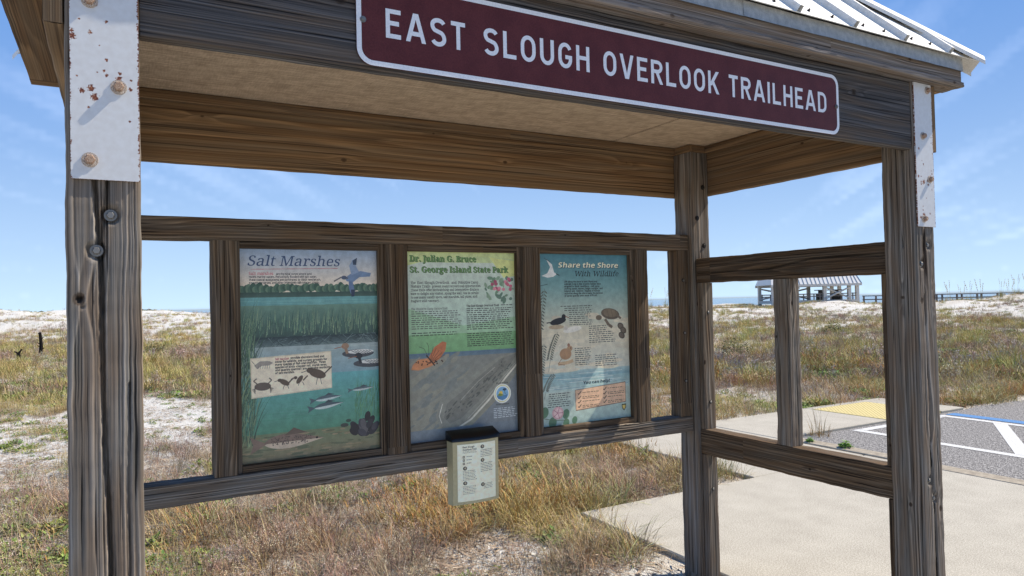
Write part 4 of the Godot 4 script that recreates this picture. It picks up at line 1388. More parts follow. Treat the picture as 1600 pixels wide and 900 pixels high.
	var ls := ["are the tidal zones where land", "meets marine waters. Periodically flooded with salt water,", "these coastal ecosystems are dominated by black needlerush,", "smooth cordgrass, and other intensively salt-tolerant plants."]
	for i in 4: write(ls[i], 0.255 if i == 0 else 0.075, 0.134 + i * 0.0135, 0.0145, ink, font(), [0.50, 0.535, 0.565, 0.555][i])
	return panel_material("printed_salt_marsh_panel")

func poster_park() -> StandardMaterial3D:
	canvas(720, 1130)
	grad(0.0, 0.10, c8(176, 196, 128), c8(190, 206, 150))
	grad(0.07, 0.42, c8(188, 202, 190), c8(170, 196, 178))
	grad(0.42, 0.535, c8(126, 176, 122), c8(112, 164, 108))
	shape([[0.0, 0.0], [1.0, 0.0], [1.0, 0.05], [0.6, 0.035], [0.25, 0.05], [0.0, 0.09]], c8(190, 204, 134))
	shape([[0.75, 0.04], [1.0, 0.06], [1.0, 0.14], [0.88, 0.15]], c8(204, 212, 130))
	shape([[0.0, 0.30], [0.5, 0.40], [1.0, 0.36], [1.0, 0.44], [0.0, 0.44]], c8(150, 188, 150))
	grad(0.535, 0.56, c8(84, 112, 134), c8(98, 122, 134))
	grad(0.56, 0.925, c8(126, 128, 120), c8(146, 142, 122))
	var r := RandomNumberGenerator.new()
	r.seed = 9
	for i in 90: blob(r.randf() * 0.5, r.randf_range(0.57, 0.92), r.randf_range(0.03, 0.12), r.randf_range(0.008, 0.03), [c8(128, 131, 122), c8(140, 138, 122), c8(120, 126, 120)][i % 3], -0.6)
	# the spit seen from the air
	shape([[1.0, 0.555], [0.82, 0.575], [0.62, 0.645], [0.45, 0.72], [0.28, 0.78], [0.24, 0.86], [0.27, 0.915], [0.40, 0.935], [0.52, 0.90], [0.70, 0.80], [0.86, 0.69], [1.0, 0.60]], c8(136, 136, 123))
	shape([[1.0, 0.56], [0.84, 0.585], [0.66, 0.66], [0.50, 0.735], [0.34, 0.80], [0.31, 0.87], [0.36, 0.905], [0.46, 0.885], [0.62, 0.805], [0.80, 0.70], [0.94, 0.61]], c8(122, 122, 112))
	for i in 160:
		var t := r.randf()
		blob(lerpf(0.36, 0.92, t) + r.randf_range(-0.06, 0.05), lerpf(0.86, 0.60, t) + r.randf_range(-0.02, 0.03), r.randf_range(0.006, 0.03), 0.006, [c8(88, 91, 84), c8(112, 112, 102), c8(124, 122, 110)][i % 3], -0.75)
	stroke([[1.0, 0.615], [0.88, 0.69], [0.72, 0.80], [0.55, 0.895], [0.44, 0.93]], 11.0, c8(206, 200, 182))
	stroke([[1.0, 0.60], [0.86, 0.685], [0.70, 0.79], [0.52, 0.89]], 3.0, c8(176, 172, 156))
	stroke([[0.30, 0.80], [0.27, 0.86], [0.29, 0.90]], 4.0, c8(212, 208, 192))
	stroke([[0.78, 0.63], [0.62, 0.70], [0.46, 0.79]], 2.0, c8(190, 186, 170))
	grad(0.925, 1.0, c8(118, 130, 138), c8(100, 114, 126))
	grad(0.985, 1.0, c8(60, 110, 84), c8(50, 96, 74))
	shape([[1.0, 0.66], [1.0, 0.925], [0.56, 0.925], [0.80, 0.80]], c8(120, 128, 132))
	# pink blossom
	for i in 34: blob(0.84 + r.randf_range(-0.15, 0.13), 0.20 + r.randf_range(-0.05, 0.075), r.randf_range(0.012, 0.03), r.randf_range(0.008, 0.018), [c8(106, 142, 112), c8(130, 160, 130), c8(92, 124, 104)][i % 3], r.randf() * 3.0)
	for i in 16: blob(0.86 + r.randf_range(-0.10, 0.09), 0.185 + r.randf_range(-0.035, 0.03), 0.016, 0.014, [c8(196, 96, 120), c8(214, 130, 146), c8(170, 74, 100)][i % 3])
	# butterfly
	var ob := [c8(188, 106, 62), c8(200, 126, 78)]
	shape([[0.19, 0.555], [0.24, 0.505], [0.31, 0.478], [0.345, 0.485], [0.335, 0.525], [0.28, 0.57], [0.20, 0.59]], ob[0])
	shape([[0.19, 0.56], [0.10, 0.565], [0.055, 0.59], [0.04, 0.615], [0.10, 0.62], [0.20, 0.605], [0.25, 0.59]], ob[1])
	for i in 26: blob(0.08 + r.randf() * 0.24, 0.595 - r.randf() * 0.02 - 0.0, 0.006, 0.005, c8(70, 40, 26))
	for k in 5: stroke([[0.20, 0.585], [0.23 + k * 0.025, 0.50 + k * 0.012]], 2.0, c8(80, 46, 28))
	stroke([[0.17, 0.545], [0.24, 0.60]], 8.0, c8(60, 40, 30))
	stroke([[0.18, 0.548], [0.15, 0.51], [0.11, 0.50]], 2.0, c8(50, 40, 34))
	stroke([[0.19, 0.545], [0.19, 0.50], [0.175, 0.48]], 2.0, c8(50, 40, 34))
	# emblem
	blob(0.845, 0.775, 0.082, 0.082, c8(232, 230, 214), 0.0, 40)
	blob(0.845, 0.775, 0.072, 0.072, c8(206, 196, 110), 0.0, 40)
	blob(0.845, 0.775, 0.066, 0.066, c8(236, 236, 226), 0.0, 40)
	blob(0.845, 0.775, 0.056, 0.056, c8(112, 168, 206), 0.0, 40)
	shape([[0.79, 0.788], [0.83, 0.778], [0.87, 0.785], [0.895, 0.78], [0.885, 0.80], [0.845, 0.812], [0.805, 0.803]], c8(70, 128, 176))
	blob(0.83, 0.772, 0.018, 0.018, c8(236, 196, 72))
	shape([[0.795, 0.783], [0.82, 0.772], [0.86, 0.783], [0.83, 0.79]], c8(122, 140, 58))
	stroke([[0.865, 0.758], [0.872, 0.78]], 3.0, c8(40, 64, 90))
	blob(0.866, 0.754, 0.018, 0.010, c8(40, 64, 90))
	write("FLORIDA", 0.79, 0.722, 0.012, c8(60, 66, 60), font(false, true), 0.90)
	write("PARK SERVICE", 0.785, 0.836, 0.010, c8(60, 66, 60), font(false, true), 0.905)
	fine_print(0.76, 0.985, 0.852, 6, 0.0095, c8(200, 208, 212), 33)
	var ink := c8(44, 48, 44)
	var f := font(true, true)
	for o in [[3.0, 2.0, c8(84, 92, 40)], [-1.5, -1.5, c8(34, 60, 44)], [1.5, 1.5, c8(34, 60, 44)], [0.0, 0.0, c8(96, 146, 70)]]:
		write("Dr. Julian G. Bruce", 0.045, 0.066, 0.048, o[2], f, 0.625, 0.0, Vector2(o[0], o[1]))
		write("St. George Island State Park", 0.045, 0.122, 0.048, o[2], f, 0.925, 0.0, Vector2(o[0], o[1]))
	write("The", 0.05, 0.180, 0.018, ink, font(true), 0.09)
	write("East Slough Overlook", 0.105, 0.180, 0.020, ink, font(true, false, true), 0.38)
	write("and", 0.40, 0.180, 0.018, ink, font(true), 0.445)
	write("Primitive Camp", 0.46, 0.180, 0.020, ink, font(true, false, true), 0.64)
	write("Nature Trails", 0.05, 0.1985, 0.020, ink, font(true, false, true), 0.215)
	write("present many recreational opportunities.", 0.23, 0.1985, 0.018, ink, font(true), 0.665)
	var ls := ["These trails offer birdwatching and interpretive displays", "sure to delight any visitor. Along the way, one is certain", "to see many sandy spots, salt marshes, tall pines, and", "fragrant wild rosemary."]
	for i in 4: write(ls[i], 0.05, 0.217 + i * 0.0185, 0.018, ink, font(true), [0.645, 0.645, 0.63, 0.29][i])
	write("The Primitive Camp Nature Trail", 0.05, 0.313, 0.016, c8(96, 104, 96), font(true, false, true), 0.36)
	fine_print(0.05, 0.50, 0.320, 9, 0.0108, c8(88, 96, 88), 41)
	write("The East Slough Overlook Trail", 0.53, 0.303, 0.016, ink, font(true, true, true), 0.83)
	fine_print(0.85, 0.97, 0.295, 1, 0.01, ink, 40)
	fine_print(0.53, 0.97, 0.311, 11, 0.0108, c8(60, 66, 60), 42)
	fine_print(0.05, 0.50, 0.430, 2, 0.0108, c8(54, 66, 52), 43)
	fine_print(0.53, 0.97, 0.443, 7, 0.0108, c8(54, 66, 52), 44)
	return panel_material("printed_park_panel")

func plume(u: float, v: float, h: float, lean: float, c: Color) -> void:
	stroke([[u, v], [u + lean * 0.4, v - h * 0.6], [u + lean, v - h]], 2.5, c)
	for k in 12:
		var t := 0.35 + 0.65 * k / 12.0
		var x := u + lean * t * t
		var y := v - h * t
		blob(x + 0.018, y + 0.004, 0.018, 0.006, c, 0.7)
		blob(x - 0.018, y + 0.004, 0.018, 0.006, c, 2.4)

func poster_shore() -> StandardMaterial3D:
	canvas(720, 1150)
	grad(0.0, 0.20, c8(66, 124, 142), c8(114, 158, 160))
	grad(0.20, 0.46, c8(114, 158, 160), c8(206, 196, 170))
	grad(0.46, 0.68, c8(206, 196, 170), c8(196, 198, 182))
	grad(0.68, 0.72, c8(160, 186, 184), c8(122, 164, 174))
	grad(0.72, 0.80, c8(136, 174, 178), c8(176, 194, 184))
	grad(0.80, 1.0, c8(178, 190, 176), c8(150, 178, 172))
	var r := RandomNumberGenerator.new()
	r.seed = 12
	for i in 30: stroke([[r.randf(), 0.70 + i * 0.0032], [r.randf(), 0.702 + i * 0.0032]], 4.0, [c8(196, 206, 200), c8(118, 160, 170), c8(150, 182, 182)][i % 3])
	for i in 40: blob(r.randf(), r.randf_range(0.36, 0.68), r.randf_range(0.05, 0.15), 0.02, [c8(210, 200, 174), c8(200, 192, 168)][i % 2])
	# tern
	shape([[0.05, 0.14], [0.11, 0.125], [0.14, 0.09], [0.10, 0.045], [0.16, 0.075], [0.18, 0.12], [0.21, 0.13], [0.17, 0.145], [0.11, 0.15]], c8(210, 214, 214))
	stroke([[0.08, 0.04], [0.14, 0.06]], 4.0, c8(70, 84, 92))
	stroke([[0.20, 0.128], [0.235, 0.137]], 5.0, c8(40, 44, 48))
	stroke([[0.0, 0.20], [0.11, 0.187]], 4.0, c8(60, 84, 92))
	plume(0.02, 0.55, 0.34, 0.06, c8(92, 102, 92))
	plume(0.10, 0.68, 0.22, 0.10, c8(104, 106, 92))
	plume(0.02, 0.78, 0.26, 0.04, c8(110, 120, 110))
	plume(0.05, 0.83, 0.14, 0.10, c8(110, 120, 112))
	# skimmer and chick, turtle, mouse
	blob(0.19, 0.378, 0.05, 0.02, c8(190, 182, 160))
	blob(0.21, 0.398, 0.085, 0.030, c8(40, 42, 46), -0.2)
	stroke([[0.20, 0.40], [0.09, 0.405]], 7.0, c8(36, 38, 42))
	blob(0.27, 0.372, 0.022, 0.022, c8(36, 38, 42))
	stroke([[0.285, 0.37], [0.325, 0.38]], 4.0, c8(150, 70, 50))
	blob(0.19, 0.43, 0.08, 0.02, c8(176, 156, 126))
	blob(0.36, 0.447, 0.10, 0.026, c8(216, 212, 200), -0.15)
	blob(0.29, 0.437, 0.02, 0.02, c8(196, 190, 178))
	blob(0.78, 0.365, 0.105, 0.052, c8(96, 84, 70), 0.15)
	blob(0.78, 0.36, 0.085, 0.038, c8(122, 106, 84), 0.15)
	for k in 4: stroke([[0.70 + k * 0.045, 0.34], [0.71 + k * 0.05, 0.385]], 2.0, c8(84, 72, 60))
	blob(0.65, 0.385, 0.034, 0.024, c8(112, 98, 80))
	stroke([[0.72, 0.395], [0.76, 0.43], [0.80, 0.445]], 20.0, c8(110, 96, 78))
	stroke([[0.86, 0.375], [0.90, 0.395]], 16.0, c8(110, 96, 78))
	for b in [[0.895, 0.44], [0.925, 0.465], [0.905, 0.495]]:
		blob(b[0], b[1], 0.038, 0.030, c8(84, 74, 64), 0.6)
		blob(b[0], b[1], 0.026, 0.020, c8(108, 96, 82), 0.6)
	blob(0.28, 0.585, 0.062, 0.052, c8(172, 132, 96))
	blob(0.325, 0.555, 0.030, 0.026, c8(176, 138, 102))
	blob(0.315, 0.535, 0.014, 0.016, c8(150, 108, 84))
	blob(0.335, 0.553, 0.005, 0.005, c8(20, 18, 18))
	stroke([[0.20, 0.64], [0.30, 0.635], [0.36, 0.625]], 22.0, c8(190, 160, 122))
	stroke([[0.24, 0.61], [0.20, 0.64], [0.27, 0.648]], 4.0, c8(150, 112, 84))
	# beach vine
	for b in [[0.05, 0.905, 0.05], [0.13, 0.965, 0.05], [0.27, 0.925, 0.045], [0.27, 0.975, 0.04], [0.36, 0.965, 0.035]]: blob(b[0], b[1], b[2] * 0.8, b[2], c8(84, 124, 96), 0.3)
	stroke([[0.02, 0.935], [0.15, 0.955], [0.30, 0.96]], 4.0, c8(90, 110, 84))
	blob(0.185, 0.915, 0.060, 0.058, c8(206, 158, 160))
	blob(0.185, 0.915, 0.045, 0.043, c8(222, 186, 184))
	for k in 5: stroke([[0.185, 0.915], [0.185 + 0.055 * cos(k * 1.257), 0.915 + 0.034 * sin(k * 1.257)]], 4.0, c8(176, 108, 120))
	# peach box with ticks
	shape([[0.37, 0.795], [0.935, 0.772], [0.935, 0.893], [0.375, 0.915]], c8(120, 96, 84))
	shape([[0.375, 0.797], [0.93, 0.776], [0.93, 0.889], [0.38, 0.910]], c8(214, 172, 138))
	for k in 4:
		for c in 2:
			var u := 0.40 + c * 0.28
			var v := 0.812 + k * 0.025 - c * 0.012
			stroke([[u, v + 0.004], [u + 0.01, v + 0.010], [u + 0.035, v - 0.006]], 5.0, c8(40, 34, 32))
			fine_print(u + 0.05, u + 0.25, v, 1 + (k % 2), 0.009, c8(96, 74, 62), 50 + k * 2 + c)
	# shield
	shape([[0.885, 0.905], [0.935, 0.903], [0.935, 0.925], [0.912, 0.945], [0.888, 0.928]], c8(50, 66, 58))
	shape([[0.893, 0.911], [0.928, 0.910], [0.928, 0.923], [0.912, 0.937], [0.895, 0.925]], c8(206, 176, 84))
	var ink := c8(40, 48, 52)
	for o in [[4.0, 4.0, c8(30, 56, 72)], [0.0, 0.0, c8(232, 220, 190)]]:
		write("Share the Shore", 0.225, 0.092, 0.046, o[2], font(false, true, true), 0.88, 0.15, Vector2(o[0], o[1]))
	write("With Wildlife", 0.39, 0.142, 0.048, c8(26, 34, 40), font(true, false, true), 0.88, 0.25)
	var ls := ["Life along the shore is hard. Plants and", "animals living in this dynamic habitat have", "adapted to harsh conditions -- salt spray,", "shifting sands, storms, bright sunlight, and", "intense salt. However, impacts of human", "activities along the shore make the survival", "of some species even more difficult."]
	for i in 7: write(ls[i], 0.285 - i * 0.0, 0.178 + i * 0.0135, 0.0165, ink, font(false, true), [0.64, 0.68, 0.67, 0.70, 0.67, 0.70, 0.64][i])
	fine_print(0.24, 0.58, 0.312, 1, 0.0118, c8(70, 74, 72), 60)
	fine_print(0.28, 0.58, 0.324, 2, 0.0118, c8(70, 74, 72), 61)
	fine_print(0.33, 0.58, 0.348, 7, 0.0118, c8(70, 74, 72), 62)
	fine_print(0.54, 0.74, 0.432, 3, 0.0118, c8(70, 74, 72), 63)
	fine_print(0.54, 0.84, 0.467, 6, 0.0118, c8(70, 74, 72), 64)
	fine_print(0.38, 0.56, 0.556, 9, 0.0118, c8(70, 74, 72), 65)
	fine_print(0.60, 0.86, 0.604, 6, 0.0118, c8(78, 82, 80), 66)
	fine_print(0.07, 0.34, 0.805, 7, 0.0118, c8(70, 78, 78), 67, 0.4)
	write("You can help!", 0.46, 0.766, 0.028, c8(26, 40, 50), font(false, true, true), 0.755, 0.12)
	return panel_material("printed_shore_panel")

func posters() -> void:
	var list := [
		[0.535, 1.150, poster_marsh, "illustrated salt marsh panel with diving pelican, ducks and brown fish", "salt_marsh_panel"],
		[1.275, 1.878, poster_park, "pale green park information panel with orange butterfly and aerial view", "park_information_panel"],
		[2.002, 2.606, poster_shore, "blue and cream shore wildlife panel with turtle and peach box", "shore_wildlife_panel"],
	]
	var back := flat_mat("panel_backing_board", Color(0.42, 0.40, 0.37), 0.8)
	for p in list:
		var t := thing(p[4], p[3], "information panel", Vector3(p[0], EY - 0.665, ZD - 0.0485), 0.0, "panels in the kiosk frame")
		var w: float = p[1] - p[0]
		var h := 0.933
		put(box_mesh(Vector3(0, 0, -0.012), Vector3(w, h, -0.0012)), "backing_board", back, t)
		var st := begin()
		quad(st, Vector3(0, 0, 0), Vector3(w, 0, 0), Vector3(w, h, 0), Vector3(0, h, 0), Vector3.BACK, Vector2(0, 1), Vector2(1, 1), Vector2(1, 0), Vector2(0, 0))
		put(done(st), "print", p[2].call(), t)

func brochure_box() -> void:
	var x0 := 1.452
	var x1 := 1.692
	var yb := -0.945
	var yt := -0.628
	var z0 := ZD + 0.001
	var z1 := ZD + 0.085
	var beige := speckle_mat("beige_moulded_plastic", Color(0.74, 0.69, 0.53), Color(0.79, 0.74, 0.58), 0.3, 0.03, 0.3, 0.0, 151, 0.5)
	var black := flat_mat("black_moulded_plastic", Color(0.045, 0.045, 0.048), 0.35)
	var b := thing("brochure_box", "beige plastic leaflet box with curved black lid on the lower rail", "brochure box", Vector3(x0, EY + yb, z0))
	var w := x1 - x0
	var h := yt - yb
	var d := z1 - z0
	# front bulges a little
	var prof := []
	for k in 13:
		var t := k / 12.0
		prof.append(Vector2(t * w, d * (0.80 + 0.20 * sin(t * PI))))
	var st := begin(true)
	for k in 12:
		var a: Vector2 = prof[k]
		var c: Vector2 = prof[k + 1]
		quad(st, Vector3(a.x, 0.006, a.y * 0.93), Vector3(c.x, 0.006, c.y * 0.93), Vector3(c.x, h, c.y), Vector3(a.x, h, a.y), Vector3.BACK)
	st.set_smooth_group(-1)
	for k in 12:
		var a: Vector2 = prof[k]
		var c: Vector2 = prof[k + 1]
		quad(st, Vector3(a.x, 0.006, a.y * 0.93), Vector3(c.x, 0.006, c.y * 0.93), Vector3(c.x, 0, 0), Vector3(a.x, 0, 0), Vector3.DOWN)
	quad(st, Vector3(0, 0, 0), Vector3(w, 0, 0), Vector3(w, h, 0), Vector3(0, h, 0), Vector3.FORWARD)
	quad(st, Vector3(0, 0.006, prof[0].y * 0.93), Vector3(0, 0, 0), Vector3(0, h, 0), Vector3(0, h, prof[0].y), Vector3.LEFT)
	quad(st, Vector3(w, 0.006, prof[0].y * 0.93), Vector3(w, 0, 0), Vector3(w, h, 0), Vector3(w, h, prof[0].y), Vector3.RIGHT)
	put(done(st), "case", beige, b)
	var ld := begin(true)
	for k in 12:
		var a: Vector2 = prof[k]
		var c: Vector2 = prof[k + 1]
		var o := 0.006
		var pa := Vector3(lerpf(-o, w + o, k / 12.0), h - 0.016, a.y + o)
		var pc := Vector3(lerpf(-o, w + o, (k + 1) / 12.0), h - 0.016, c.y + o)
		var ua := Vector3(pa.x, h + 0.004, pa.z - 0.002)
		var uc := Vector3(pc.x, h + 0.004, pc.z - 0.002)
		quad(ld, pa, pc, uc, ua, Vector3.BACK)
		quad(ld, ua, uc, Vector3(uc.x, h + 0.028, 0.0), Vector3(ua.x, h + 0.028, 0.0), Vector3(0, 1, 0.4))
	ld.set_smooth_group(-1)
	for s in [0, 1]:
		var x := -0.006 if s == 0 else w + 0.006
		quad(ld, Vector3(x, h - 0.016, 0), Vector3(x, h - 0.016, prof[0].y + 0.006), Vector3(x, h + 0.004, prof[0].y + 0.004), Vector3(x, h + 0.028, 0), Vector3(-1 if s == 0 else 1, 0, 0))
	put(done(ld), "lid", black, b)
	# leaflet shown in the clear front
	canvas(360, 520)
	grad(0, 1, c8(236, 228, 198), c8(234, 225, 192))
	var ink := c8(60, 56, 50)
	write("East Slough", 0.13, 0.065, 0.042, ink, font(false, true), 0.42)
	write("Overlook Trail", 0.13, 0.11, 0.042, ink, font(false, true), 0.47)
	fine_print(0.13, 0.48, 0.125, 2, 0.022, c8(110, 104, 90), 70)
	for k in 3:
		im.fill_rect(Rect2i(int(0.13 * iw), int((0.20 + k * 0.058) * ih), 18, 22), ink)
		im.fill_rect(Rect2i(int(0.13 * iw) + 5, int((0.20 + k * 0.058) * ih) + 5, 8, 12), c8(200, 192, 160))
		fine_print(0.22, 0.36, 0.212 + k * 0.058, 1, 0.025, ink, 71 + k)
	for q in [[0.15, 0.40], [0.15, 0.66], [0.60, 0.05], [0.60, 0.29], [0.60, 0.72]]:
		blob(q[0] + 0.03, q[1] + 0.02, 0.05, 0.05, ink)
		blob(q[0] + 0.035, q[1] + 0.018, 0.022, 0.030, c8(170, 160, 130))
	fine_print(0.13, 0.48, 0.465, 7, 0.026, c8(110, 104, 90), 80)
	fine_print(0.13, 0.48, 0.735, 6, 0.026, c8(110, 104, 90), 81)
	fine_print(0.58, 0.93, 0.125, 5, 0.028, c8(110, 104, 90), 82)
	fine_print(0.58, 0.93, 0.36, 6, 0.028, c8(110, 104, 90), 83)
	fine_print(0.66, 0.93, 0.73, 4, 0.026, c8(110, 104, 90), 84)
	var lm := panel_material("printed_leaflet")
	var lf := thing("trail_leaflet", "cream printed trail leaflet in the beige brochure box", "leaflet", Vector3(x0, EY + yb, z0))
	var ls := begin(true)
	for k in range(1, 11):
		var a: Vector2 = prof[k]
		var c: Vector2 = prof[k + 1]
		var ua := (k - 1) / 10.0
		var uc := k / 10.0
		quad(ls, Vector3(a.x, 0.02, a.y * 0.932 + 0.002), Vector3(c.x, 0.02, c.y * 0.932 + 0.002), Vector3(c.x, h - 0.03, c.y * 0.995 + 0.002), Vector3(a.x, h - 0.03, a.y * 0.995 + 0.002), Vector3.BACK, Vector2(ua, 1), Vector2(uc, 1), Vector2(uc, 0), Vector2(ua, 0))
	put(done(ls), "page", lm, lf)

# ------------------------------------------------------------------ plants
func blade(st: SurfaceTool, base: Vector3, dir: Vector3, h: float, droop: float, w: float, c: Color, segs := 3) -> Vector3:
	var p := base
	var side := Vector3(-dir.z, 0, dir.x).normalized() * w * 0.5
	if side.length() < 1e-6: side = Vector3(w * 0.5, 0, 0)
	var v := (Vector3.UP * (1.0 - absf(droop) * 0.25) + dir * 0.35).normalized()
	for k in segs:
		var q := p + v * (h / segs)
		v = (v + dir * droop / segs * 1.0 - Vector3.UP * droop * 0.42 / segs).normalized()
		var w0 := 1.0 - float(k) / segs * 0.7
		var w1 := 1.0 - float(k + 1) / segs * 0.7 if k < segs - 1 else 0.0
		st.set_color(c)
		st.add_vertex(p - side * w0); st.add_vertex(q - side * w1 if w1 > 0 else q); st.add_vertex(p + side * w0)
		if w1 > 0.0:
			st.add_vertex(q - side * w1); st.add_vertex(q + side * w1); st.add_vertex(p + side * w0)
		p = q
	return p

func tuft(sd: int, n: int, rad: float, h0: float, h1: float, droop: float, w: float, cols: Array, heads := 0.0) -> ArrayMesh:
	var r := RandomNumberGenerator.new()
	r.seed = sd
	var st := begin()
	for i in n:
		var a := r.randf() * TAU
		var d := Vector3(cos(a), 0, sin(a))
		var o := d * rad * sqrt(r.randf())
		var a2 := a + r.randf_range(-1.2, 1.2)
		var c: Color = cols[r.randi() % cols.size()]
		c = c * r.randf_range(0.75, 1.25); c.a = 1.0
		var tip := blade(st, o - Vector3(0, 0.015, 0), Vector3(cos(a2), 0, sin(a2)) * r.randf_range(0.3, 1.0), r.randf_range(h0, h1), droop * r.randf_range(0.2, 1.5), w * r.randf_range(0.5, 1.9), c, 4)
		if r.randf() < heads:
			for k in 3: blade(st, tip - Vector3(0, 0.02 * k, 0), Vector3(cos(a2 + k), 0, sin(a2 + k)), 0.05, 1.5, w * 2.0, c * 1.1, 2)
	return done(st)

func herb(sd: int, n: int, rad: float, h: float, leaf: float, cols: Array) -> ArrayMesh:
	var r := RandomNumberGenerator.new()
	r.seed = sd
	var st := begin()
	for i in n:
		var a := r.randf() * TAU
		var o := Vector3(cos(a), 0, sin(a)) * rad * sqrt(r.randf())
		o.y = h * r.randf() * (1.2 - o.length() / rad)
		var b := r.randf() * TAU
		var d := Vector3(cos(b), r.randf_range(-0.1, 0.9), sin(b)).normalized()
		var s := d.cross(Vector3.UP).normalized() * leaf * r.randf_range(0.2, 0.34)
		var l := leaf * r.randf_range(0.7, 1.3)
		var c: Color = cols[r.randi() % cols.size()]
		c = c * r.randf_range(0.7, 1.3); c.a = 1.0
		st.set_color(c)
		var m := o + d * l * 0.5 + Vector3(0, l * 0.08, 0)
		var e := o + d * l
		st.add_vertex(o); st.add_vertex(m - s); st.add_vertex(e)
		st.add_vertex(o); st.add_vertex(e); st.add_vertex(m + s)
		if i % 4 == 0:
			blade(st, Vector3(o.x * 0.3, -0.01, o.z * 0.3), Vector3(cos(a), 0, sin(a)), maxf(o.y, 0.02), 0.3, 0.004, c, 2)
	return done(st)

func weed(sd: int, n: int, rad: float, h: float, w: float, cols: Array, fleck: Color, flecks: int) -> ArrayMesh:
	var r := RandomNumberGenerator.new()
	r.seed = sd
	var st := begin()
	for i in n:
		var a := r.randf() * TAU
		var d := Vector3(cos(a), 0, sin(a))
		var o := d * rad * 0.4 * r.randf()
		var c: Color = cols[r.randi() % cols.size()]
		c = c * r.randf_range(0.7, 1.25); c.a = 1.0
		var tip := blade(st, o, d * r.randf_range(0.4, 1.4), h * r.randf_range(0.5, 1.0), r.randf_range(-0.1, 0.5), w, c)
		for k in 4:
			var b := a + r.randf_range(-1.8, 1.8)
			var p := o.lerp(tip, r.randf_range(0.3, 1.0))
			var t2 := blade(st, p, Vector3(cos(b), 0, sin(b)) * 1.4, h * r.randf_range(0.12, 0.35), r.randf_range(-0.2, 0.9), w * 0.8, c, 2)
			for j in flecks:
				var f := t2 + Vector3(r.randf_range(-1, 1), r.randf_range(-1, 0.6), r.randf_range(-1, 1)) * h * 0.08
				var q := w * r.randf_range(1.0, 2.2)
				st.set_color(fleck * r.randf_range(0.6, 1.1) if r.randf() < 0.6 else c)
				st.add_vertex(f); st.add_vertex(f + Vector3(q, q * r.randf(), 0)); st.add_vertex(f + Vector3(0, q, q))
	return done(st)

func plant_mat(called: String) -> StandardMaterial3D:
	var m := StandardMaterial3D.new()
	m.resource_name = called
	m.vertex_color_use_as_albedo = true
	m.roughness = 0.8
	m.metallic_specular = 0.25
	m.backlight_enabled = true
	m.backlight = Color(0.25, 0.22, 0.12)
	m.cull_mode = BaseMaterial3D.CULL_DISABLED
	return m

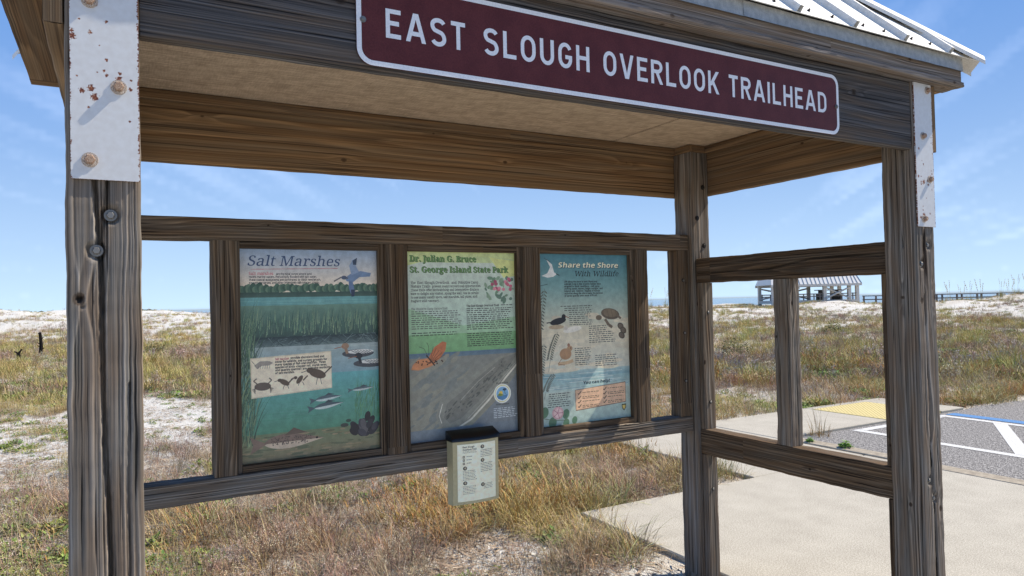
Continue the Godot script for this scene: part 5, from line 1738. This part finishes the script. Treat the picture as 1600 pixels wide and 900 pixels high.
func vegetation() -> void:
	var pm := plant_mat("plant_leaves_and_stems")
	M.plant = pm
	var brown := [Color(0.30, 0.225, 0.145), Color(0.22, 0.16, 0.11), Color(0.38, 0.29, 0.19), Color(0.29, 0.19, 0.135), Color(0.35, 0.25, 0.17), Color(0.25, 0.20, 0.13), Color(0.60, 0.50, 0.34)]
	var yellow := [Color(0.54, 0.44, 0.20), Color(0.40, 0.345, 0.14), Color(0.62, 0.51, 0.27), Color(0.46, 0.375, 0.16), Color(0.33, 0.30, 0.115)]
	var green := [Color(0.13, 0.20, 0.05), Color(0.19, 0.25, 0.07), Color(0.26, 0.29, 0.10)]
	var grey := [Color(0.33, 0.255, 0.18), Color(0.25, 0.19, 0.14), Color(0.40, 0.32, 0.23), Color(0.34, 0.235, 0.17)]
	var orange := [Color(0.44, 0.25, 0.09), Color(0.37, 0.24, 0.095), Color(0.29, 0.26, 0.09), Color(0.50, 0.36, 0.17), Color(0.30, 0.17, 0.08)]
	var kinds := [
		["dry_bunch_grass", "dry brown bunch grass", tuft(1, 70, 0.11, 0.06, 0.27, 4.4, 0.0032, brown), tuft(2, 40, 0.20, 0.10, 0.26, 1.6, 0.008, brown)],
		["yellow_grass", "yellow green dune grass", tuft(3, 52, 0.08, 0.08, 0.29, 2.8, 0.0030, yellow), tuft(4, 40, 0.20, 0.14, 0.34, 1.1, 0.009, yellow)],
		["low_green_herb", "small green leafy ground plants", herb(5, 44, 0.10, 0.06, 0.045, green), herb(6, 50, 0.20, 0.10, 0.07, green)],
		["grey_seeding_weed", "grey brown wiry weeds with pale seed flecks", weed(7, 16, 0.14, 0.20, 0.0026, grey, Color(0.60, 0.54, 0.44), 2), weed(8, 16, 0.24, 0.26, 0.007, grey, Color(0.62, 0.56, 0.46), 2)],
		["rust_coloured_grass", "rust orange tall grass with seed heads", tuft(9, 56, 0.09, 0.08, 0.32, 2.4, 0.0032, orange, 0.14), tuft(10, 40, 0.18, 0.16, 0.38, 0.9, 0.009, orange, 0.1)],
	]
	var place := [[], [], [], [], [], [], [], [], [], []]
	var r := RandomNumberGenerator.new()
	r.seed = 77
	var total := 52000
	for i in total:
		# spread so that nearer ground is planted more densely
		var d := pow(lerpf(pow(3.2, 0.9), pow(60.0, 0.9), (i + r.randf()) / total), 1.0 / 0.9)
		var b := r.randf_range(-0.88, 0.88)
		var l := b * d
		var x := CAM.x + d * 0.49 + l * 0.8716
		var z := CAM.z - d * 0.8716 + l * 0.49
		if paved(x, z, 0.05): continue
		if x > -0.3 and x < 3.2 and z > -1.7 and z < 1.0: continue
		var cv := cover(x, z)
		var edge := paved(x, z, 0.45)
		if edge: cv = PackedFloat32Array([0.97, 2.5, 1.6, 0.6, 0.8, 3.0])
		var bare := patch(x, z) > cv[0] + 0.08
		if bare and (d > 34.0 or r.randf() > 0.3): continue   # seedlings on the open sand
		var sum := 0.0
		# kinds gather in drifts
		var w := []
		for k in 5:
			var g: float = cv[k + 1] * pow(clampf(0.5 + 1.25 * nz.get_noise_2d(x * 0.30 + k * 31.0, z * 0.30 - k * 17.0), 0.03, 1.0), 2.6)
			w.append(g); sum += g
		var pick := r.randf() * sum
		var kind := 0
		for k in 5:
			pick -= w[k]
			if pick <= 0.0:
				kind = k
				break
		var s := r.randf_range(0.6, 1.25) * (0.85 + 0.5 * (cv[0] - patch(x, z)))
		s *= lerpf(1.0, 0.62, smoothstep(18.0, 40.0, d))
		if edge: s *= 1.15
		if bare:
			s = r.randf_range(0.3, 0.65)
			kind = 2 if r.randf() < 0.5 else kind
		var far := d > 13.0
		var t := Transform3D(Basis(Vector3.UP, r.randf() * TAU).scaled(Vector3(s, s * r.randf_range(0.75, 1.2), s)), Vector3(x, land(x, z), z))
		var c := Color(r.randf_range(0.82, 1.15), r.randf_range(0.85, 1.1), r.randf_range(0.8, 1.1))
		place[kind * 2 + (1 if far else 0)].append([t, c])
	for k in 5:
		for f in 2:
			var list: Array = place[k * 2 + f]
			if list.is_empty(): continue
			var mm := MultiMesh.new()
			mm.transform_format = MultiMesh.TRANSFORM_3D
			mm.use_colors = true
			mm.mesh = kinds[k][2 + f]
			mm.instance_count = list.size()
			for i in list.size():
				mm.set_instance_transform(i, list[i][0])
				mm.set_instance_color(i, list[i][1])
			var o := MultiMeshInstance3D.new()
			o.name = numbered(kinds[k][0])
			o.multimesh = mm
			o.material_override = pm
			add_child(o)
			tag(o, kinds[k][1] + (" on the sand close behind the kiosk" if f == 0 else " spread over the dunes beyond the walk"), "grass" if k != 2 and k != 3 else "weeds", "", "stuff")
	# dead twigs, stalks and seedlings lying on the bare sand
	var lit := begin()
	var lr := RandomNumberGenerator.new()
	lr.seed = 40
	for i in 26:
		var a := lr.randf() * TAU
		var p := Vector3(lr.randf_range(-0.2, 0.2), lr.randf_range(0.0, 0.012), lr.randf_range(-0.2, 0.2))
		var l := lr.randf_range(0.02, 0.11)
		var c := Color(0.30, 0.23, 0.16) * lr.randf_range(0.5, 1.5); c.a = 1.0
		lit.set_color(c)
		var q := p + Vector3(cos(a), lr.randf_range(0.0, 0.35), sin(a)) * l
		var sd := Vector3(-sin(a), 0.4, cos(a)) * lr.randf_range(0.002, 0.005)
		lit.add_vertex(p - sd); lit.add_vertex(q); lit.add_vertex(p + sd)
	var litm := MultiMesh.new()
	litm.transform_format = MultiMesh.TRANSFORM_3D
	litm.mesh = done(lit)
	var lp := []
	for i in 9000:
		var d := 3.2 * pow(26.0 / 3.2, r.randf())
		var l := r.randf_range(-0.88, 0.88) * d
		var x := CAM.x + d * 0.49 + l * 0.8716
		var z := CAM.z - d * 0.8716 + l * 0.49
		if paved(x, z, 0.2): continue
		lp.append(Transform3D(Basis(Vector3.UP, r.randf() * TAU).scaled(Vector3.ONE * r.randf_range(0.7, 1.5)), Vector3(x, land(x, z) + 0.002, z)))
	litm.instance_count = lp.size()
	for i in lp.size(): litm.set_instance_transform(i, lp[i])
	var lo := MultiMeshInstance3D.new()
	lo.name = "plant_litter"
	lo.multimesh = litm
	lo.material_override = pm
	add_child(lo)
	tag(lo, "dead twigs and stalks strewn over the bare white sand", "plant litter", "", "stuff")
	# single plants
	var bush := [Color(0.13, 0.15, 0.06), Color(0.18, 0.19, 0.08), Color(0.22, 0.19, 0.10)]
	single("dune_shrub", "dark olive rounded shrub among the brown weeds beyond the walk", "shrub", Vector3(14.9, 0, -12.2), herb(20, 900, 0.55, 0.55, 0.07, bush), tuft(21, 30, 0.25, 0.2, 0.5, 0.3, 0.008, grey), 1.0)
	var sh := herb(27, 420, 0.36, 0.40, 0.075, [Color(0.15, 0.17, 0.07), Color(0.20, 0.21, 0.09), Color(0.25, 0.22, 0.11)])
	var shs := tuft(28, 24, 0.16, 0.15, 0.4, 0.5, 0.008, grey)
	for p in [[18.6, -9.3, 1.1, "among the weeds beyond the yellow tactile plate"], [11.6, -16.8, 0.8, "in the brown grass left of the dark olive shrub"], [22.4, -14.6, 1.25, "on the slope below the pavilion"], [25.5, -9.6, 1.0, "near the sand hollow beyond the parking lot"], [16.0, -7.4, 0.8, "at the grass edge above the parking lot"], [1.2, -24.0, 1.2, "in the yellow grass left of the panels"], [-4.4, -20.0, 0.9, "in front of the charred trunk"]]:
		single("olive_shrub", "low olive shrub " + p[3], "shrub", Vector3(p[0], 0, p[1]), sh, shs, p[2]).set_meta("group", "low shrubs on the dunes")
	single("bare_shrub", "leafless grey twiggy shrub in the yellow grass", "shrub", Vector3(-0.9, 0, -27.5), weed(22, 60, 1.2, 1.3, 0.012, [Color(0.22, 0.18, 0.16), Color(0.28, 0.23, 0.21)], Color(0.3, 0.26, 0.24), 1), null, 1.0)
	var kw := herb(23, 120, 0.10, 0.10, 0.06, [Color(0.14, 0.26, 0.05), Color(0.20, 0.32, 0.08)])
	for p in [[6.72, -3.02, 0.62, "bright green weed in the kerb joint, the larger of two"], [6.68, -3.42, 0.42, "bright green weed in the kerb joint, the smaller of two"]]:
		var o := single("kerb_weed", p[3], "weed", Vector3(p[0], 0.012, p[1]), kw, null, p[2])
		o.set_meta("group", "weeds along the kerb")
	single("dry_grass_clump", "orange dry grass clump rooted where the walk meets the asphalt", "grass clump", Vector3(7.22, -0.03, -3.70), tuft(24, 60, 0.10, 0.08, 0.26, 1.2, 0.004, orange), tuft(25, 16, 0.08, 0.35, 0.6, 0.5, 0.003, brown), 1.0)
	single("grass_clump", "tufted green grass clump in the notch between pad and walk", "grass clump", Vector3(4.86, 0, -3.0), tuft(26, 130, 0.16, 0.15, 0.36, 0.8, 0.004, yellow + green), null, 1.0)
	# charred snags
	var bark := speckle_mat("charred_dead_wood", Color(0.06, 0.05, 0.05), Color(0.17, 0.15, 0.14), 0.3, 0.03, 0.2, 0.3, 161)
	var s1 := thing("dead_snag", "tall thin charred dead trunk standing in the yellow grass", "dead tree", Vector3(-2.05, land(-2.05, -25.6) - 0.05, -25.6))
	var st := begin()
	bar(st, Vector3(0, 0, 0), Vector3(0.03, 0.40, 0), 0.06, 0.05, 8)
	bar(st, Vector3(0.03, 0.40, 0), Vector3(0.0, 0.82, 0.02), 0.05, 0.04, 8)
	put(done(st), "trunk", bark, s1)
	for q in [[0.25, 0.10], [0.42, -0.09], [0.6, 0.09], [0.72, -0.07], [0.33, -0.09]]:
		var sb := begin()
		bar(sb, Vector3(0.02, q[0], 0), Vector3(0.02 + q[1], q[0] + 0.07, 0.05), 0.022, 0.010, 6)
		put(done(sb), "branch_stub", bark, s1)
	var s2 := thing("dead_stump", "short forked charred stump beside the tall dead trunk", "stump", Vector3(-2.45, land(-2.45, -24.2) - 0.05, -24.2))
	var su := begin()
	bar(su, Vector3(0, 0, 0), Vector3(-0.04, 0.28, 0), 0.06, 0.05, 7)
	put(done(su), "trunk", bark, s2)
	for q in [[Vector3(-0.14, 0.34, 0), 0.03], [Vector3(0.05, 0.40, 0.02), 0.035]]:
		var sb := begin()
		bar(sb, Vector3(-0.04, 0.27, 0), q[0], q[1], 0.02, 6)
		put(done(sb), "fork", bark, s2)
	# sea oats on the crest
	var oat := sea_oat()
	var spots := [[51.2, -22.6], [52.4, -22.0], [53.1, -24.0], [49.6, -23.5], [54.6, -22.8], [55.5, -24.2], [47.4, -24.3], [50.4, -25.2], [52.0, -25.5], [56.4, -22.0], [45.8, -25.0], [57.2, -23.2], [30.5, -38.5], [33.0, -37.0], [27.6, -40.4], [35.4, -38.0], [24.8, -41.2]]
	for i in spots.size():
		var o := oat if i == 0 else oat.duplicate() as Node3D
		if i > 0:
			o.name = numbered("sea_oats")
			add_child(o)
		var p: Array = spots[i]
		o.position = Vector3(p[0], land(p[0], p[1]) - 0.03, p[1])
		o.rotation.y = r.randf() * TAU
		o.scale = Vector3.ONE * r.randf_range(0.8, 1.25)
		tag(o, "tall sea oats clump standing on the grassy mound by the boardwalk" if i < 12 else "tall sea oats clump on the low crest against the sea", "sea oats", "sea oats on the mound" if i < 12 else "sea oats on the low crest")

func sea_oat() -> Node3D:
	var r := RandomNumberGenerator.new()
	r.seed = 91
	var t := thing("sea_oats", "tall sea oats clump standing on the grassy mound by the boardwalk", "sea oats")
	put(tuft(30, 40, 0.2, 0.4, 0.9, 0.8, 0.012, [Color(0.34, 0.30, 0.12), Color(0.26, 0.25, 0.10)]), "leaves", M.plant, t)
	for k in 4:
		var a := r.randf() * TAU
		var d := Vector3(cos(a), 0, sin(a))
		var st := begin()
		var base := d * 0.1
		var tip := blade(st, base, d * 0.25, r.randf_range(1.2, 1.6), 0.35, 0.016, Color(0.40, 0.33, 0.18), 5)
		for j in 9: blade(st, tip - Vector3(0, 0.05 * j, 0) - d * 0.012 * j, Vector3(cos(a + j * 2.0), 0, sin(a + j * 2.0)), 0.12, 1.8, 0.035, Color(0.44, 0.35, 0.20), 2)
		put(done(st), "seed_stalk", M.plant, t)
	return t

func single(called: String, label: String, category: String, at: Vector3, a: Mesh, b: Mesh, s: float) -> Node3D:
	if absf(at.y) < 1e-6: at.y = land(at.x, at.z)
	var t := thing(called, label, category, at)
	t.scale = Vector3.ONE * s
	put(a, "foliage", M.plant, t)
	if b: put(b, "stems", M.plant, t)
	return t

# ------------------------------------------------------------------ picnic pavilion and boardwalk
func pavilion() -> void:
	var pale := speckle_mat("weathered_pale_timber", Color(0.70, 0.68, 0.64), Color(0.84, 0.82, 0.78), 0.8, 0.03, 0.2, 0.1, 171)
	var dark := speckle_mat("dark_weathered_rail_timber", Color(0.36, 0.34, 0.32), Color(0.52, 0.49, 0.46), 0.8, 0.03, 0.2, 0.1, 173)
	var t := thing("picnic_pavilion", "open raised picnic pavilion with white ribbed roof on crossbraced posts", "pavilion", Vector3(45.4, 0, -33.6), -deg_to_rad(29.35))
	# x to the right as seen from the kiosk, z towards it
	var w := 3.3
	var dp := 1.7
	var ye := 2.47
	var yr := 4.75
	for side in [1.0, -1.0]:
		for i in 22:
			var xa := -w + i * (2.0 * w / 22) + 0.004
			var xb := -w + (i + 1) * (2.0 * w / 22) - 0.004
			var s := begin()
			var n := Vector3(0, dp, (yr - ye) * side).normalized()
			var ta := clampf((xa + w) / 0.75, 0, 1)
			var a := Vector3(xa, ye, dp * side)
			var b := Vector3(xb, ye, dp * side)
			var c := Vector3(clampf(xb, -w + 0.6, w - 0.6), yr, 0)
			var d := Vector3(clampf(xa, -w + 0.6, w - 0.6), yr, 0)
			quad(s, a, b, c, d, n)
			quad(s, a - n * 0.01, b - n * 0.01, c - n * 0.01, d - n * 0.01, -n)
			put(done(s), "roof_panel", M.white_metal, t)
			var rb := begin()
			bar(rb, b + n * 0.01, c + n * 0.01, 0.028, 0.028, 4)
			put(done(rb), "roof_rib", M.drip, t)
		put(box_mesh(Vector3(-w, ye - 0.16, side * dp - 0.03), Vector3(w, ye - 0.01, side * dp + 0.03)), "fascia_board", pale, t)
	for s in [-1.0, 1.0]:
		var g := begin()
		tri(g, Vector3(s * w, ye, dp), Vector3(s * w, ye, -dp), Vector3(s * (w - 0.6), yr, 0), Vector3(s, 0.3, 0))
		put(done(g), "hip_end", M.white_metal, t)
	put(box_mesh(Vector3(-w + 0.5, yr - 0.05, -0.12), Vector3(w - 0.5, yr + 0.05, 0.12)), "ridge_cap", M.white_metal, t)
	var yf := 1.30
	put(box_mesh(Vector3(-w + 0.1, yf - 0.2, -dp + 0.2), Vector3(w - 0.1, yf, dp - 0.2)), "deck", pale, t)
	for x in [-w + 0.22, 0.7, 2.5, w - 0.22]:
		for z in [dp - 0.3, -dp + 0.3]:
			put(box_mesh(Vector3(x - 0.11, 0.2, z - 0.11), Vector3(x + 0.11, ye - 0.02, z + 0.11)), "post", pale, t)
	for b in [[-w + 0.22, -1.2], [0.7, 2.5], [-w + 0.22, 0.7]]:
		for k in 2:
			var s := begin()
			var z := dp - 0.3 if b[1] != 0.7 else -dp + 0.3
			bar(s, Vector3(b[0], ye - 0.25 if k == 0 else yf + 0.1, z + 0.13 + k * 0.06), Vector3(b[1], yf + 0.1 if k == 0 else ye - 0.25, z + 0.13 + k * 0.06), 0.06, 0.06, 4)
			put(done(s), "brace", pale, t)
	for z in [dp - 0.25, -dp + 0.25]:
		for y in [yf + 0.25, yf + 0.42]:
			put(box_mesh(Vector3(-w + 0.3, y, z - 0.03), Vector3(w - 0.3, y + 0.07, z + 0.03)), "guard_rail", dark, t)
		for k in 8:
			var x := -w + 0.4 + k * 0.80
			put(box_mesh(Vector3(x, yf, z - 0.025), Vector3(x + 0.07, yf + 0.5, z + 0.025)), "guard_post", dark, t)
	# picnic benches inside, as dark slabs on trestles
	for x in [-1.9, 1.6]:
		var pt := thing("picnic_table", "dark picnic table under the pavilion roof, %s" % ("beside the single braced post" if x < 0 else "between the crossed braces"), "picnic table", t.position + Vector3(x, yf, 0).rotated(Vector3.UP, t.rotation.y), t.rotation.y)
		put(box_mesh(Vector3(-0.9, 0.70, -0.38), Vector3(0.9, 0.76, 0.38)), "table_top", dark, pt)
		for s in [-1, 1]:
			put(box_mesh(Vector3(-0.9, 0.42, s * 0.75 - 0.14), Vector3(0.9, 0.47, s * 0.75 + 0.14)), "bench", dark, pt)
			put(box_mesh(Vector3(s * 0.6 - 0.04, 0.0, -0.7), Vector3(s * 0.6 + 0.04, 0.42, 0.7)), "trestle", dark, pt)
			put(box_mesh(Vector3(s * 0.6 - 0.04, 0.42, -0.3), Vector3(s * 0.6 + 0.04, 0.70, 0.3)), "trestle", dark, pt)
	# boardwalk running off behind the right post
	var bw := thing("boardwalk", "long low timber boardwalk with dark handrails crossing the dune crest", "boardwalk", Vector3(49.5, -0.12, -31.4), -deg_to_rad(29.35))
	put(box_mesh(Vector3(0.0, 0.95, -0.9), Vector3(15.2, 1.05, 0.9)), "deck", dark, bw)
	for z in [-0.9, 0.9]:
		put(box_mesh(Vector3(0.0, 1.60, z - 0.06), Vector3(15.2, 1.67, z + 0.06)), "handrail", dark, bw)
		put(box_mesh(Vector3(0.0, 1.32, z - 0.02), Vector3(15.2, 1.40, z + 0.02)), "guard_rail", dark, bw)
		for k in 11: put(box_mesh(Vector3(0.05 + k * 1.5, 0.0, z - 0.05), Vector3(0.15 + k * 1.5, 1.60, z + 0.05)), "rail_post", dark, bw)

func far_things() -> void:
	# low wooded shore across the water
	var st := begin()
	var r := RandomNumberGenerator.new()
	r.seed = 15
	for i in 420:
		var x := r.randf_range(-330.0, 60.0)
		var z := -1500.0 + r.randf_range(-25.0, 25.0)
		var h := r.randf_range(4.0, 8.5)
		var w := r.randf_range(5.0, 11.0)
		var c := Vector3(x, -1.6, z)
		for k in 6:
			var a0 := TAU * k / 6
			var a1 := TAU * (k + 1) / 6
			var o0 := Vector3(cos(a0), 0, sin(a0)) * w
			var o1 := Vector3(cos(a1), 0, sin(a1)) * w
			quad(st, c + o0, c + o1, c + o1 * 0.8 + Vector3(0, h * 0.6, 0), c + o0 * 0.8 + Vector3(0, h * 0.6, 0), o0 + o1)
			tri(st, c + o0 * 0.8 + Vector3(0, h * 0.6, 0), c + o1 * 0.8 + Vector3(0, h * 0.6, 0), c + Vector3(0, h, 0), o0 + o1 + Vector3.UP * 3.0)
	var m := speckle_mat("distant_pine_foliage", Color(0.20, 0.25, 0.20), Color(0.28, 0.33, 0.26), 12.0, 0.05, 0.2, 0.0, 181)
	tag(put(done(st), "distant_woods", m, self), "low dark line of trees on the far shore", "woods", "", "stuff")

# ------------------------------------------------------------------ road sign alphabet, drawn as even strokes
func arc(c: Vector2, rx: float, ry: float, a0: float, a1: float, n := 12) -> Array:
	var out := []
	for k in n + 1:
		var a := deg_to_rad(lerpf(a0, a1, k / float(n)))
		out.append(c + Vector2(cos(a) * rx, sin(a) * ry))
	return out

func glyph(ch: String, w: float, s: float) -> Array:   # strokes: [points, closed]
	var h := s * 0.5
	var r := (w - s) * 0.5
	var m := w * 0.5
	match ch:
		"E": return [[Vector2(h, 0), Vector2(h, 1)], [Vector2(s, 1 - h), Vector2(w, 1 - h)], [Vector2(s, 0.52), Vector2(w * 0.88, 0.52)], [Vector2(s, h), Vector2(w, h)]]
		"A": return [[Vector2(h * 0.85, 0), Vector2(m - h * 0.25, 1)], [Vector2(w - h * 0.85, 0), Vector2(m + h * 0.25, 1)], [Vector2(w * 0.2, 0.29), Vector2(w * 0.8, 0.29)]]
		"S": return [arc(Vector2(m, 0.745), r, 0.255 - h, 22, 180, 12) + arc(Vector2(m, 0.745), r, 0.23, 190, 232, 4) + arc(Vector2(m, 0.27), r, 0.25, 58, 0, 5) + arc(Vector2(m, 0.27), r, 0.27 - h, -10, -158, 12)]
		"T": return [[Vector2(0, 1 - h), Vector2(w, 1 - h)], [Vector2(m, 0), Vector2(m, 1 - s)]]
		"L": return [[Vector2(h, 0), Vector2(h, 1)], [Vector2(s, h), Vector2(w, h)]]
		"O": return [arc(Vector2(m, 0.62), r, 0.38 - h, 0, 180) + arc(Vector2(m, 0.38), r, 0.38 - h, 180, 360) + [Vector2(m + r, 0.62)]]
		"U": return [[Vector2(h, 1)] + arc(Vector2(m, 0.36), r, 0.36 - h, 180, 360) + [Vector2(w - h, 1)]]
		"G": return [arc(Vector2(m, 0.62), r, 0.38 - h, 25, 180) + arc(Vector2(m, 0.38), r, 0.38 - h, 180, 360) + [Vector2(w - h, 0.52)], [Vector2(m, 0.52 - h), Vector2(w - s, 0.52 - h)]]
		"H": return [[Vector2(h, 0), Vector2(h, 1)], [Vector2(w - h, 0), Vector2(w - h, 1)], [Vector2(s, 0.52), Vector2(w - s, 0.52)]]
		"V": return [[Vector2(h * 0.85, 1), Vector2(m - h * 0.25, 0)], [Vector2(w - h * 0.85, 1), Vector2(m + h * 0.25, 0)]]
		"R": return [[Vector2(h, 0), Vector2(h, 1)], [Vector2(s, 1 - h)] + arc(Vector2(w - 0.28, 0.725), 0.28 - h, 0.275 - h, 90, -90, 10) + [Vector2(s, 0.45 + h)], [Vector2(w * 0.52, 0.47), Vector2(w - h, 0)]]
		"K": return [[Vector2(h, 0), Vector2(h, 1)], [Vector2(s * 0.9, 0.36), Vector2(w - h * 1.1, 1)], [Vector2(w * 0.42, 0.54), Vector2(w - h, 0)]]
		"I": return [[Vector2(h, 0), Vector2(h, 1)]]
		"D": return [[Vector2(h, 0), Vector2(h, 1)], [Vector2(s, 1 - h)] + arc(Vector2(w - 0.34, 0.66), 0.34 - h, 0.34 - h, 90, 0, 8) + arc(Vector2(w - 0.34, 0.34), 0.34 - h, 0.34 - h, 0, -90, 8) + [Vector2(s, h)]]
	return []

func road_word(text: String, x0: float, x1: float, y0: float, y1: float, z: float) -> ArrayMesh:
	var widths := {"E": 0.56, "A": 0.74, "S": 0.62, "T": 0.58, "L": 0.56, "O": 0.66, "U": 0.64, "G": 0.65, "H": 0.64, "V": 0.70, "R": 0.64, "K": 0.66, "I": 0.155, "D": 0.64}
	var s := 0.155
	var gap := 0.20
	var total := -gap
	for ch in text: total += widths[ch] + gap
	var k := (x1 - x0) / total
	var st := begin()
	var at := 0.0
	for ch in text:
		var layer := 0
		for line in glyph(ch, widths[ch], s):
			layer += 1
			var zz := z + layer * 0.00012
			var n: int = line.size()
			for side in [0]:
				var left := []
				var right := []
				for i in n:
					var d := Vector2.ZERO
					if i > 0: d += (line[i] - line[i - 1]).normalized()
					if i < n - 1: d += (line[i + 1] - line[i]).normalized()
					if (line[0] - line[n - 1]).length() < 1e-4 and (i == 0 or i == n - 1): d = (line[1] - line[0]).normalized() + (line[n - 1] - line[n - 2]).normalized()
					var o := d.normalized().orthogonal() * s * 0.5
					# ends of slanted strokes are cut level
					if n == 2 and absf(line[1].x - line[0].x) > 0.02 and absf(line[1].y - line[0].y) > 0.02:
						o = Vector2(s * 0.5 / absf(d.normalized().y) * signf(o.x), 0.0)
					left.append(line[i] + o); right.append(line[i] - o)
				for i in n - 1:
					var q := []
					for p in [left[i], left[i + 1], right[i + 1], right[i]]: q.append(Vector3(x0 + (at + p.x) * k, lerpf(y0, y1, p.y), zz))
					quad(st, q[0], q[1], q[2], q[3], Vector3.BACK)
		at += widths[ch] + gap
	return done(st)
